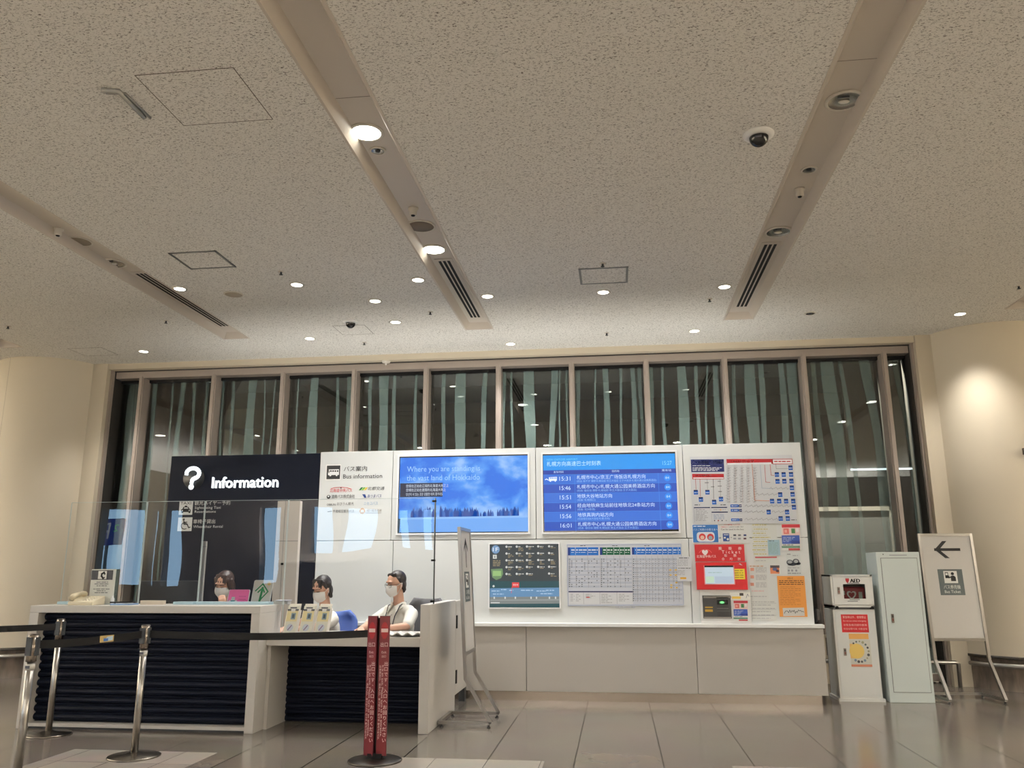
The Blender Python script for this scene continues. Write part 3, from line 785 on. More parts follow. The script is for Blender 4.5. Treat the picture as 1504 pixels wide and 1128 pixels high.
BL = M((28, 60, 130), 0.6); LB = M((120, 165, 205), 0.6); GO = M((205, 160, 100), 0.6)
R2 = M((205, 55, 62), 0.6)
def company(draw):
    m_ = MB(); draw(Print(m_, FY - 0.001)); m_.build('company_name', cl)
def c1(pr): pr.text('北海道中央バス', 484.5, 720.5, 5.4, R2, 32.5); pr.line([(486, 718), (491, 716.3), (500.5, 715.6), (510, 716.3), (515, 718)], .7, R2); pr.disc(500.8, 716.6, .9, PBLK)
def c2(pr):
    for k, c in enumerate(((30, 110, 60), (120, 180, 60), (235, 205, 90))): pr.quad([(527 + k * 3.6, 720), (530.5 + k * 3.6, 715.8), (533.4 + k * 3.6, 715.8), (530 + k * 3.6, 720)], M(c, .6))
    pr.text('北都交通', 539.5, 717.5, 5.0, PBLK, 24.5, slant=.25)
def c3(pr): pr.disc(482.6, 729.8, 2.8, PBLK); pr.disc(482.6, 729, 1.3, WHITE, 3); pr.text('道南バス株式会社', 487, 729.3, 5.4, PBLK, 34)
def c4(pr): pr.quad([(532, 726), (536.5, 726), (538, 731), (535, 731)], BL); pr.text('あつまバス', 539.5, 728.6, 5.2, BL, 20.5, slant=.15)
def c5(pr): pr.text('おびうん観光', 495, 740, 4.6, PBLK, 24.5); pr.text('OBIUN', 480, 741.2, 4.0, PBLK, 13)
def c6(pr): pr.text('ニセコバス', 534.5, 739.3, 5.0, LB, 20.5)
def c7(pr): pr.text('千歳相互観光バス', 489, 751, 4.5, PBLK, 31); pr.line([(481.5, 751.5), (487, 751)], .8, PBLK)
def c8(pr): pr.disc(532.2, 750.4, 4.0, GO); pr.quad([(529.6, 752.6), (530.4, 749), (534, 749), (534.8, 752.6)], WHITE, 3); pr.text('旭川電気軌道', 538.5, 749.8, 3.8, M((150, 140, 130), .6), 22); pr.line([(538, 753.6), (560, 753.2)], .4, GREY)
for c_ in (c1, c2, c3, c4, c5, c6, c7, c8): company(c_)

# uplights added on the display wall to brighten the ceiling, hidden by its rim
for i in range(4):
    x = X_NR + (X_R - X_NR) * (i + .5) / 3 if i < 3 else (X_NL + X_NR) / 2
    t = thing('added_uplight', 'added linear fill light hidden on top of the display wall', 'lamp', (x, FY + 0.37, TOPZ - 0.06), 0, 'added uplights on the display wall')
    mb = MB(); mb.box((-.75, -.05, 0), (.75, .05, .008), DARK); mb.build('tray', t, world=False)
    l = bpy.data.lights.new('fill_beam', 'AREA'); l.shape = 'RECTANGLE'; l.size = 1.4; l.size_y = 0.06; l.energy = P_UP; l.color = UP_COL
    o = bpy.data.objects.new('fill_beam', l); C.objects.link(o); o.parent = t; o.location = (0, 0, .016); o.rotation_euler = (PI - 0.95, 0, 0)

# --- screens
def screen_thing(name, label, q, draw, frame=2.2):
    c = onY((q[0] + q[2]) / 2, (q[1] + q[3]) / 2, FY)
    t = thing(name, label, 'screen', c)
    mb = MB(); a = onY(q[0], q[1], FY); b = onY(q[2], q[3], FY); f = frame * .0075
    FR = M((236, 238, 240), 0.35)
    for lo, hi in (((a.x - f, b.z - f), (b.x + f, b.z)), ((a.x - f, a.z), (b.x + f, a.z + f)), ((a.x - f, b.z), (a.x, a.z)), ((b.x, b.z), (b.x + f, a.z))):
        mb.box((lo[0], FY - 0.018, lo[1]), (hi[0], FY + 0.004, hi[1]), FR)
    mb.build('frame', t)
    mb = MB(); mb.box((a.x, FY - 0.006, b.z), (b.x, FY, a.z), BLACKG)
    pr = Print(mb, FY - 0.006, 0.0006); draw(pr, mb, a, b); mb.build('screen', t)
    return t
def E(c, k=1.0): return M(c, 0.5, emit=round(k * 0.91, 3))
def sky_picture():
    m = bpy.data.materials.new('sky_picture'); m.use_nodes = True
    nt, N, L, b = nodes(m)
    geo = N.new('ShaderNodeNewGeometry'); mp = N.new('ShaderNodeMapping'); mp.inputs['Scale'].default_value = (1.5, 1, 2.0); mp.inputs['Location'].default_value = (0.1, 0, 0.55)
    L.new(geo.outputs['Position'], mp.inputs[0])
    no = N.new('ShaderNodeTexNoise'); no.inputs['Scale'].default_value = 2.0; no.inputs['Detail'].default_value = 6; no.inputs['Distortion'].default_value = 0.15
    L.new(mp.outputs[0], no.inputs['Vector'])
    rp = N.new('ShaderNodeValToRGB'); e = rp.color_ramp.elements
    e[0].position = 0.44; e[0].color = lin((14, 112, 232)) + (1,); e[1].position = 0.66; e[1].color = lin((150, 195, 250)) + (1,)
    k = rp.color_ramp.elements.new(0.54); k.color = lin((70, 150, 245)) + (1,)
    L.new(no.outputs[0], rp.inputs[0])
    b.inputs['Base Color'].default_value = (0.01, 0.01, 0.01, 1); b.inputs['Emission Strength'].default_value = 0.91
    L.new(rp.outputs[0], b.inputs['Emission Color'])
    return m
SKYP = sky_picture()
def landscape(pr, mb, a, b):
    pr.rect(588, 672.5, 775.4, 760, SKYP, 1); pr.quad([(588, 760.5), (775.4, 757.5), (776, 780.5), (586.5, 782)], E((110, 170, 245)), 2)
    pr.quad([(588, 760.5), (775.4, 757.5), (775.4, 760), (588, 763.5)], E((140, 190, 250)), 3)
    R = random.Random(3); TR = E((24, 72, 158)); TR2 = E((52, 104, 190))
    for x0, x1, hh in ((605, 640, 16), (647, 676, 17), (676, 702, 14), (702, 726, 11), (731, 761, 14)):
        x = x0
        while x < x1:
            h = hh * R.uniform(.55, 1.05); w = R.uniform(1.2, 2.6); y = 760.2 - (x - 588) * .016
            pr.quad([(x - w, y), (x - w * .8, y - h * .5), (x, y - h), (x + w * .8, y - h * .5), (x + w, y)], R.choice((TR, TR, TR2)), 4 + (R.random() < .5))
            x += R.uniform(1.0, 2.8 if x1 < 705 or x0 > 730 else 5)
    pr.rect(587.8, 710, 650, 729.5, E((12, 26, 58)), 2)
    T1 = E((150, 200, 255), 1.1)
    pr.text('Where you are standing is', 598, 690.5, 10.5, T1, 106, lay=6); pr.text('the vast land of Hokkaido', 597.5, 702.3, 10.5, T1, 106, lay=6)
    TW = E((220, 232, 250))
    pr.text('您现在正站在辽阔的北海道大地之上', 596.5, 714, 4.6, TW, 62, lay=6); pr.text('您現在正站在遼闊的北海道大地上', 596.5, 720, 4.6, TW, 58, lay=6); pr.text('당신이 서 있는 곳은 광활한 대지 홋카이도', 596.5, 726.3, 4.6, TW, 54, lay=6)
screen_thing('landscape_screen', 'screen showing a snowy plain under a blue sky, left of the departure screen', (587, 671, 776, 782), landscape)
def departures(pr, mb, a, b):
    rows = [('15:31', '札幌市中心/京王广场饭店札幌方向', 100, '(经由: 新千岁 薄野·札幌站前·帝王大饭店·王子大饭店·札幌大通公园美爵酒店)', 116), ('15:46', '札幌市中心/札幌大通公园美爵酒店方向', 113, '(经由: 福住站·薄野·札幌站前·帝王大饭店·王子大饭店)', 87),
            ('15:51', '地铁大谷地站方向', 51, '(经由: 札幌南口)', 27), ('15:54', '经由地铁麻生站前往地铁北24条站方向', 112, '(经由: 北24条街)', 26), ('15:56', '地铁真驹内站方向', 52, '(经由福住站&大谷站·札幌·方向)', 47), ('16:01', '札幌市中心/札幌大通公园美爵酒店方向', 114, '(经由: 福住站·薄野·札幌站前·帝王大饭店·王子大饭店)', 88)]
    TWH = E((205, 232, 255), 1.05)
    pr.quad([(797.5, 669), (991, 666), (992, 688), (798, 691)], E((4, 150, 242)), 1)
    pr.quad([(798, 691), (992, 688), (992.4, 695), (798, 697.5)], E((10, 58, 168)), 1)
    pr.text('NEW CHITOSE AIRPORT', 803, 675.3, 3.8, E((90, 205, 255), 1.1), 45); pr.text('札幌方向高速巴士时刻表', 803, 681.5, 7.2, E((190, 235, 255), 1.1), 79)
    pr.text('15:27', 973, 680, 8.2, E((130, 215, 255), 1.1), 13.5)
    pr.text('发车时间', 813, 693.4, 3.4, TWH, 14.5); pr.text('目的地', 899, 692, 3.4, TWH, 10.5); pr.text('乘车站', 972, 690.8, 3.6, TWH, 14)
    y = 697.5; h = 13.75
    for i, (t, d, w, s, w2) in enumerate(rows):
        x0 = 798 + i * .3; yl = y + i * h; yr = yl - 2.4 - i * .06
        pr.quad([(x0, yl), (992.6 + i * .75, yr), (993.4 + i * .75, yr + h), (x0 + .3, yl + h)], E((38, 108, 216) if i % 2 == 0 else (18, 78, 190)), 1)
        pr.line([(x0, yl), (992.6 + i * .75, yr)], .5, E((60, 140, 235)), 3)
        ym = yl + h * .42
        pr.text(t, 821.5 + i * .35, ym - .1, 8.2, TWH, 16.2); pr.text(d, 847 + i * .35, ym - 2.1, 6.2, TWH, w); pr.text(s, 847 + i * .35, ym + 3.9, 3.5, E((140, 195, 250)), w2)
        pr.disc(980 + i * .75, ym - 1.6, 5.0, E((22, 140, 240)), 3); pr.text('84', 980 + i * .75, ym - 1.6, 4.8, E((190, 230, 255)), 5.6, 'C', 5)
    pr.line([(844, 697), (846, 780)], .5, E((60, 140, 235)), 4); pr.line([(966.5, 695), (971, 779)], .5, E((60, 140, 235)), 4)
    bw = E((225, 240, 255), 1.1); pr.quad([(806, 706.5), (806.2, 701), (818, 700.4), (818, 706)], bw, 3)
    for k in range(4): pr.rect(807.6 + k * 2.6, 701.6, 809.4 + k * 2.6, 703, E((38, 108, 216)), 4)
    pr.disc(808.5, 706.6, 1.1, bw, 4); pr.disc(815.6, 706.4, 1.1, bw, 4); pr.line([(801, 704.5), (803, 703.5), (805, 705)], 1.2, bw, 3)
screen_thing('departure_screen', 'blue departure screen listing six bus times to the right of the landscape', (797, 667.5, 997, 780.5), departures)

# --- backlit floor guide
def guide(pr, mb, a, b):
    W_ = E((215, 220, 215), .9); BR = E((150, 138, 105), .9)
    pr.rect(719.5, 799.5, 821, 853.5, E((43, 54, 60)), 1); pr.rect(719.5, 853.5, 822, 892, E((8, 70, 78)), 2); pr.quad([(719.5, 864), (821, 863), (821.5, 876), (719.5, 877)], E((92, 138, 178)), 3)
    pr.quad([(719.5, 877), (821.5, 876), (822, 886.5), (719.5, 887)], E((122, 128, 126)), 3); pr.line([(720, 881.5), (821, 881)], .7, E((170, 175, 172)), 4)
    pr.disc(728, 807, 6, E((110, 150, 190)), 2); pr.text('1F', 728, 807, 7.6, E((240, 244, 246)), 8, 'C', 4)
    pr.rect(724, 814.8, 729.6, 820.6, W_, 2); pr.text('i', 726.8, 817.6, 5.0, E((40, 50, 60)), 1.4, 'C', 4)
    for k in range(4): pr.words(724, 823.6 + k * 2.4, 735, BR, 1.3, 2, k)
    pr.quad([(721, 836), (738, 835), (739, 843), (736, 849), (729, 852), (723, 848)], E((105, 140, 95)), 2); pr.rect(724, 838.5, 736, 846, E((150, 190, 120)), 3)
    R = random.Random(9)
    for c, x in enumerate((744, 759, 774, 790.5, 806.5)):
        for r in range(5):
            y = 803 + r * 10 - c * .15
            if c >= 3 and r in (1, 4) and R.random() < .6: continue
            pr.disc(x, y, 1.6, W_, 2)
            for k in range(R.randint(2, 4)): pr.words(x + 2.3, y + .1 + k * 1.9, x + R.uniform(5, 11), W_ if k < 1 else BR, 1.0, 2, k)
    pr.rect(752, 855.3, 762.5, 863, E((222, 60, 62)), 5); pr.line([(752, 862.5), (751, 871)], .7, E((222, 60, 62)), 5); pr.text('現在地', 757.3, 859, 2.6, E((250, 225, 225)), 7.5, 'C', 7)
    for x, y, w in ((722, 868, 12), (736, 866, 8), (724, 872.5, 16), (748, 867, 6), (765, 867, 18), (788, 868, 14), (802, 867, 12), (794, 872, 18)): pr.words(x, y, x + w, E((170, 200, 225)), 1.3, 5)
    for x in (725, 741, 756, 779, 787, 806, 815): pr.rect(x, 876.4, x + 2, 879.6, W_, 5)
    pr.disc(725, 861, 1.6, W_, 5); pr.rect(721, 884.5, 734, 886, W_, 5)
screen_thing('floor_guide_panel', 'backlit dark floor guide map below the landscape screen', (719.5, 799.5, 822, 892.5), guide, 1.5)

# --- printed notices on the wall
def sheet(name, label, quad, m, draw, cat='poster', th=0.003, group=None, base=0.0):
    """thin board or paper with printing on it; quad = left, top, right, bottom in photo pixels"""
    mb = MB(); a = onY(quad[0], quad[1], FY); b = onY(quad[2], quad[3], FY)
    mb.box((a.x, FY - th, b.z), (b.x, FY - base, a.z), m)
    pr = Print(mb, FY - th, 0.0006); draw(pr)
    return tag(mb.build(name), label, cat, group)
T_G = M((150, 152, 160), 0.7); T_D = M((70, 74, 84), 0.7)
PPR = M((200, 205, 216), 0.55)
def timetable(pr):
    BLU = M((30, 110, 200), .6); DBL = M((14, 50, 128), .6); GRN = M((10, 92, 66), .6); W_ = M((225, 232, 240), .6); ROW = M((182, 190, 206), .6); YL = M((232, 190, 80), .6)
    groups = ((834, 879, BLU, (845, 863), 869.5, 860), (881, 926, GRN, (891, 901.5, 910, 917), 872, 860), (928, 1000, BLU, (935, 948, 957, 966, 973, 981, 988, 996), 884, 884))
    for gi, (x0, x1, c, cuts, yb, _) in enumerate(groups):
        pr.rect(x0, 804, x1, 815.5 - gi * .6, c, 1); pr.rect(x0, 804, x0 + 3.6, 815.5 - gi * .6, DBL, 2)
        for k in cuts: pr.line([(k, 804), (k + .2, 815)], .4, W_, 3)
        prev = x0 + 4
        for k in list(cuts) + [x1]:
            pr.words(prev + 1, 807.8, k - 1, W_, 1.6, 4, 1); pr.words(prev + 1, 811.3, k - 2, W_, .6, 4, 2); prev = k
        pr.words(x0 + 18, 801.5, x0 + 26, T_D, .8, 2)
        rows = 15 if gi < 2 else 20; y0, y1 = 820, 863 if gi < 2 else 884
        for r in range(rows):
            y = y0 + (y1 - y0) * r / rows; s = r * .1
            if r % 2 == 0: pr.rect(x0 + 1, y, x1 + 2, y + (y1 - y0) / rows, ROW, 1)
            R = random.Random(r * 7 + gi)
            pr.rect(x0 + 1.8, y + .7, x0 + 3.4, y + 1.8, T_D, 3)
            prev = x0 + 4
            for k in list(cuts) + [x1]:
                n = max(1, int((k - prev) / 4))
                for q in range(n):
                    if R.random() < (.38 if gi < 2 else .75): pr.rect(prev + 1 + q * 4, y + .7, prev + 2.6 + q * 4, y + 1.8, T_G if gi == 2 else T_D, 3)
                prev = k
        for k in list(cuts): pr.line([(k, 816), (k + 1.5, y1)], .35, T_G, 3)
        pr.line([(x0 + .5, 816), (x0 + 1.5, y1)], .35, T_G, 3)
    for x, y in ((983, 837), (991, 837), (983.5, 844.5), (991, 844.5), (992, 855.5), (984.5, 859.3), (984.5, 863), (992.5, 863)): pr.rect(x, y - .9, x + 3, y + 1, YL, 5)
    pr.rect(835, 868.2, 930, 870, M((18, 34, 86), .6), 2)
    pr.rect(835, 869, 930, 887.5, M((214, 217, 222), .6), 1)
    for x in (857, 881, 906): pr.line([(x, 870), (x + .4, 887)], .4, T_G, 3)
    for x, w, n in ((838, 6, 5), (846, 7, 5), (860, 14, 3), (883, 16, 6), (909, 15, 5)):
        for k in range(n): pr.words(x, 873 + k * 2.4, x + w * (1 if k % 2 else .6), T_G, .7, 3, k)
    pr.rect(861, 876.6, 866, 878, M((190, 60, 60), .6), 4)
    pr.line([(833, 800.5), (1000, 799.5), (1004, 888), (834.5, 889.5), (833, 800.5)], .6, M((150, 166, 200), .6), 4)
sheet('bus_timetable', 'wide pale bus timetable with blue and green column heads below the departure screen', (832.5, 799, 1004, 890), PPR, timetable, 'timetable', 0.006)
def side_note(pr):
    pr.words(997, 819.5, 1012, T_D, 1.0, 2)
    for k in range(5): pr.words(995, 822.5 + k * 2, 1010, T_G, .6, 2, k)
    pr.words(996, 834.5, 1014, T_D, .8, 2)
    for k in range(4): pr.words(995, 838 + k * 2, 1006, T_G, .6, 2, k)
    pr.rect(999, 847.8, 1008, 850.6, M((222, 170, 60), .6), 2)
sheet('notice_sheet', 'small white notice stuck over the right edge of the bus timetable', (993.5, 817.5, 1017, 854), M((208, 212, 218), .6), side_note, 'notice', 0.0105, base=0.009)
sheet('timetable_caption', 'narrow blank strip hanging below the bus timetable', (904, 889.5, 933, 893), M((200, 204, 212), .6), lambda pr: pr.words(907, 891.4, 930, T_G, .6), 'notice', 0.005)
def route_map(pr):
    NB = M((14, 28, 92), .6); RD = M((178, 34, 44), .6); W_ = M((232, 234, 238), .6); BX = M((24, 92, 180), .6); DB = M((16, 34, 84), .6); LG = M((205, 209, 214), .6)
    pr.quad([(1014.5, 675), (1063, 674.5), (1063.8, 692.8), (1015.5, 693.5)], NB, 2); pr.text('バス路線図・運賃表', 1017, 679.3, 5.6, W_, 44.5); pr.words(1017, 684, 1043, W_, .6, 3)
    for k in range(3): pr.words(1017, 687 + k * 2, 1060 - k * 3, W_, .8, 3, k)
    pr.quad([(1016.5, 696), (1063, 696), (1063.5, 703.6), (1017, 704)], RD, 2); pr.text('札幌市内都心線', 1021, 698.7, 3.0, W_, 24); pr.quad([(1018, 701.4), (1062.6, 701.2), (1062.8, 703), (1018.2, 703.2)], W_, 3)
    pr.quad([(1066.8, 674.3), (1135, 674), (1135.6, 681), (1067.6, 682)], RD, 2); pr.text('札幌市内都心線・観光', 1075, 677.8, 3.4, W_, 32); pr.rect(1068, 680.2, 1133, 681.8, W_, 3)
    pr.quad([(1134, 674), (1163.6, 673.8), (1164.4, 681.6), (1134.6, 681.8)], RD, 2); pr.quad([(1135, 674.9), (1163, 674.7), (1163.5, 680.9), (1135.5, 681)], W_, 3); pr.words(1137, 677.8, 1161, RD, 1.4, 4)
    for x, y0, y1, c in ((1021.5, 704, 719, RD), (1028, 704, 730, RD), (1038.5, 704, 719, T_G), (1047.5, 704, 734, T_D), (1057.5, 704, 730, T_G)):
        pr.line([(x, y0), (x + .8, y1)], .6, c, 2)
    for x, y in ((1038, 709), (1047, 715), (1057, 707), (1057, 714), (1058, 722)): pr.words(x - 3, y, x + 3, T_D, .7, 3)
    def stop(x, y, w=4): pr.rect(x - w, y - w, x + w, y + w, W_, 3); pr.rect(x - w + .5, y - w + .5, x + w - .5, y + w - .5, BX, 4); pr.rect(x - w + .5, y - w + .5, x + w - 1.5, y - w + 2.2, DB, 5); pr.words(x - w + 1.5, y + .6, x + w - 1.5, W_, .6, 5)
    for x, y in ((1022, 723), (1029.5, 733.5), (1039, 723), (1049, 737.5), (1059, 733)): stop(x, y)
    R = random.Random(5)
    for c in range(5):                                     # columns of route diagrams
        x = 1070 + c * 9.6
        for r in range(14): 
            y = 687 + r * 3.8
            pr.line([(x - 3 + R.uniform(-1, 1), y - 1), (x + R.uniform(-1, 1), y + .2), (x + 3 + R.uniform(-1, 1), y - .4)], .4, T_G, 3); pr.words(x - 2.4, y + 1.3, x + R.uniform(.5, 3), T_G, .5, 3, r)
            if R.random() < .25: pr.disc(x + R.uniform(-2, 2), y, .5, T_D, 4)
        pr.line([(x, 684), (x + 1.8, 738)], .3, M((205, 180, 176), .6), 2)
    pr.line([(1104.5, 682), (1108.5, 735), (1130, 735.6)], .7, M((205, 130, 90), .6), 4); pr.line([(1116.5, 683), (1119, 717), (1135, 717.6)], .5, M((140, 165, 190), .6), 4)
    pr.line([(1131, 682), (1132.5, 698), (1137, 698.4)], .6, RD, 4); pr.line([(1123, 683), (1124.6, 708), (1131, 708.6)], .6, RD, 4); pr.line([(1139.5, 682), (1140, 688.5), (1158, 688.2)], .4, T_D, 4)
    for x, y in ((1161, 687), (1141, 697), (1151, 697), (1161.8, 696.8), (1142, 707), (1152, 706.8), (1162.4, 706.6), (1163, 716.5), (1146, 726.5), (1164, 726), (1134, 736), (1144.4, 736), (1154.6, 736), (1165, 736), (1166, 745), (1129, 752), (1156, 752), (1146.6, 761.5), (1157, 761.5)): stop(x, y)
    for x, y in ((1081, 743), (1081.5, 749.5), (1082, 763.5)):
        pr.rect(x - 9, y - 2.4, x + 9, y + 2.4, W_, 3); pr.rect(x - 8.5, y - 2, x + 4, y + 2, BX, 4); pr.rect(x + 4, y - 2, x + 8.5, y + 2, DB, 4); pr.words(x - 7, y, x + 2, W_, .8, 5); pr.words(x + 5, y, x + 8, W_, .8, 5)
    for y, x0, x1 in ((743.5, 1094, 1161), (752, 1094, 1123), (752, 1134, 1151), (763, 1094, 1141), (717.5, 1130, 1158), (726.5, 1110, 1140)):
        x = x0
        while x < x1: pr.line([(x, y), (x + 2.5, y - 2), (x + 4.5, y + 1), (x + 7, y - .6)], .5, T_G, 4); x += 7.4
    pr.rect(1019, 745, 1043, 767, LG, 1); pr.rect(1019, 745, 1043, 746.2, DB, 2); pr.rect(1019, 745, 1020.4, 767, DB, 2); pr.rect(1044.5, 744.8, 1068, 751, LG, 1); pr.rect(1044.5, 744.8, 1068, 746, DB, 2); pr.rect(1045, 751.6, 1069, 767, LG, 1); pr.rect(1045, 751.6, 1069, 752.8, DB, 2); pr.rect(1045, 751.6, 1046, 767, DB, 2)
    for k in range(8): pr.words(1021.5, 748.6 + k * 2.3, 1036 + (k % 3) * 2, T_G, .7, 3, k)
    for k in range(4): pr.words(1048, 756 + k * 2, 1064, M((120, 150, 190), .6), .6, 3, k)
    pr.words(1048, 748.7, 1066, T_G, .7, 3); pr.disc(1058.5, 748.8, 1, M((235, 170, 60), .6), 4)
    for x, c in ((1049.5, T_D), (1055, RD), (1060.6, DB), (1066.6, T_G)): pr.disc(x, 764.6, .9, c, 4)
    for x, y in ((1020, 741.6), (1058, 741.4), (1162, 763.6)): pr.words(x, y, x + 8, T_D, 1.0, 3)
sheet('route_map', 'large white bus route and fare map with red and navy headings at the wall top', (1013, 671, 1170.5, 768.5), M((203, 207, 212), .5), route_map, 'poster', 0.008)
def blue_poster(pr):
    W_ = M((225, 230, 238), .6); pr.rect(1017, 771, 1055.5, 796.5, M((44, 108, 178), .6), 1)
    pr.words(1018.5, 773, 1036, W_, 1.2, 2); pr.text('バスご利用のお客さまへ', 1018, 778, 3.4, W_, 36)
    x0, z0 = pr.P(1023, 781.5); x1, z1 = pr.P(1050, 795.5)
    c = .03; P_ = []
    for cx, cz, a0 in ((x1 - c, z0 - c, 0), (x0 + c, z0 - c, PI / 2), (x0 + c, z1 + c, PI), (x1 - c, z1 + c, PI * 1.5)):
        P_ += [(cx + c * math.cos(a0 + k * PI / 8), cz + c * math.sin(a0 + k * PI / 8)) for k in range(5)]
    pr.mb.flat(P_, pr.y - .0012, W_)
    RD = M((205, 60, 58), .6); pr.disc(1031.5, 788.5, 5, RD, 3); pr.disc(1043.5, 788.8, 5, RD, 3); pr.disc(1031.5, 789.5, 3, M((226, 196, 176), .6), 4); pr.disc(1043.5, 790, 3, M((150, 175, 185), .6), 4)
sheet('blue_poster', 'blue poster with a white rounded box above the ticket machine', (1016, 769.5, 1056.5, 797.5), M((236, 238, 240), .6), blue_poster, 'poster', 0.006)
def ic_notice(pr):
    RD = M((200, 50, 60), .6)
    pr.text('バスで御利用いただけます', 1063, 770.8, 2.4, RD, 24); pr.text('交通系ICカード', 1059, 774, 2.3, RD, 11); pr.text('は市内でお使い頂け', 1071, 774, 2.2, T_D, 21); pr.text('Can be used in the bus', 1059, 777.6, 3.0, BLACK, 33)
    pr.rect(1061.5, 783.5, 1071.5, 795, M((30, 70, 140), .6), 2); pr.rect(1063, 788.5, 1066, 791, PAPER, 3); pr.disc(1069, 792, 1.7, PAPER, 3); pr.rect(1063, 785, 1070, 786, PAPER, 3)
    pr.text('+', 1074, 789.4, 3.4, BLACK, 2.4, 'C')
    for x, y, c in ((1077, 786, T_D), (1084, 786, GREY), (1092, 786, M((40, 60, 110), .6)), (1077, 791, T_G), (1084, 791, T_G), (1092, 791, M((90, 60, 70), .6))): pr.rect(x, y - 1.2, x + 4.2, y + 1.3, c, 2)
sheet('card_notice', 'white notice with red heading and small card icons right of the blue poster', (1057.5, 768.8, 1101, 797.5), M((214, 217, 216), .6), ic_notice, 'notice', 0.005)
def leaflet(pr, x0=0, y0=0, s=1.0):
    X = lambda x, y: (x0 + x * s, y0 + y * s)
    def r(a, b, c, d, m, l): p = X(a, b); q = X(c, d); pr.rect(p[0], p[1], q[0], q[1], m, l)
    r(0, 0, 27, 4.5, M((190, 48, 60), .6), 1); r(0, 4.5, 27, 16, M((232, 205, 200), .6), 1); r(2.5, 6, 11, 14, M((214, 110, 104), .6), 2); r(14, 6, 20, 13, M((70, 130, 80), .6), 2); r(21, 6, 25, 11, M((236, 236, 232), .6), 2); r(4, 8, 8, 12, M((232, 170, 160), .6), 3)
    r(0, 16, 27, 28.5, M((52, 84, 166), .6), 1); r(14, 24, 27, 28.5, M((24, 50, 130), .6), 2); r(0, 28.5, 27, 38, M((224, 226, 222), .6), 1); r(0, 31.5, 27, 34.5, M((90, 130, 110), .6), 2); r(10, 35, 27, 38, M((170, 64, 68), .6), 2)
    for k in range(4): p = X(2, 19 + k * 2.1); pr.words(p[0], p[1], p[0] + (18 - k * 3) * s, M((190, 200, 226), .6), .7 * s, 3, k)
    p = X(2, 30); pr.words(p[0], p[1], p[0] + 15 * s, T_D, .9 * s, 3)
sheet('leaflet', 'red and blue leaflet stuck at the top right below the route map', (1147, 769.5, 1177, 808), PAPER, lambda pr: leaflet(pr, 1148, 770.3, 1.0), 'leaflet', 0.004)
def shoes(pr):
    pr.words(1156, 814, 1162, T_D, .8, 2); pr.words(1164, 816, 1172, T_G, 1.0, 2)
    for x, y, rx, ry in ((1160, 826, 5, 4), (1169, 825, 5, 4.4), (1163, 829, 6, 2), (1172, 827.6, 4, 2.4)): pr.disc(x, y, rx, M((64, 70, 80), .6), 2, ry)
    pr.disc(1160, 825.5, 3.4, M((150, 156, 160), .6), 3, 2.4); pr.disc(1169, 824.6, 3, M((160, 165, 168), .6), 3, 2.6); pr.words(1157, 834, 1174, T_G, .8, 2)
    for x in (1157, 1162, 1168): pr.rect(x, 836.5, x + 3, 839.5, T_G, 2)
    pr.words(1157, 842, 1176, T_D, .8, 2)
sheet('notice_sheet', 'white notice with two dark round drawings below the red and blue leaflet', (1154.5, 812.5, 1177.5, 844), M((206, 212, 212), .6), shoes, 'notice', 0.003)
def photo_card(pr):
    pr.rect(1131, 830.3, 1145, 834, M((60, 52, 60), .6), 1); pr.rect(1131, 834, 1145, 842.6, M((212, 132, 92), .6), 1); pr.disc(1138, 836, 3.4, M((80, 96, 140), .6), 2, 2.4); pr.disc(1142, 838.6, 2.6, M((60, 44, 60), .6), 2, 1.8)
sheet('photo_card', 'small orange and purple photo card between the notices', (1130, 829.4, 1146, 844), PAPER, photo_card, 'card', 0.004)
def orange(pr):
    pr.text('お知らせ', 1160.5, 849.3, 3.4, BLACK, 8, 'C'); OD = M((160, 100, 50), .6)
    for k in range(3): pr.words(1144, 853 + k * 2.6, 1180, M((90, 60, 34), .6), 1.2, 2, k)
    for k in range(11): pr.words(1146, 862 + k * 2.6, 1146 + (30 if k % 3 else 22), OD, .6, 2, k)
    pr.quad([(1149.5, 893), (1181, 892.4), (1182, 904.6), (1150.5, 905)], M((205, 204, 200), .6), 1)
    R = random.Random(2); x = 1152
    while x < 1178: pr.line([(x, 899 + R.uniform(-2, 2)), (x + 1.5, 896 + R.uniform(-1, 2)), (x + 3, 899 + R.uniform(-2, 2))], .7, T_D, 3); x += 3.2
sheet('orange_notice', 'orange paper notice with a white slip at the lower right of the wall', (1141, 846, 1186, 906), M((222, 150, 72), .7), orange, 'notice', 0.004)
def yellow_lines(pr):
    YL = M((196, 186, 112), .6); R = random.Random(4)
    for k in range(15): pr.words(1105 + (k % 3), 771 + k * 3.05, 1124 + R.uniform(0, 8), YL if k % 2 == 0 else M((180, 182, 178), .6), 1.2 if k % 2 == 0 else .6, 2, k)
    pr.rect(1109, 817.6, 1141, 819.4, M((190, 80, 84), .6), 2); pr.words(1110, 823.5, 1125, T_G, .6, 2)
sheet('fare_notice', 'tall white notice with yellow lines and a red underline below the route map', (1103.5, 769.3, 1144, 826.5), M((212, 216, 213), .6), yellow_lines, 'notice', 0.0035)
sheet('blue_slip', 'pale blue slip stuck on the notice with yellow lines', (1127, 793, 1146, 815.5), M((160, 192, 206), .6), lambda pr: [pr.words(1129, 794.5, 1138, T_D, .9, 2)] + [pr.words(1129, 797.5 + k * 2.1, 1143, M((130, 160, 150), .6), .6, 2, k) for k in range(8)], 'notice', 0.0075, base=0.006)
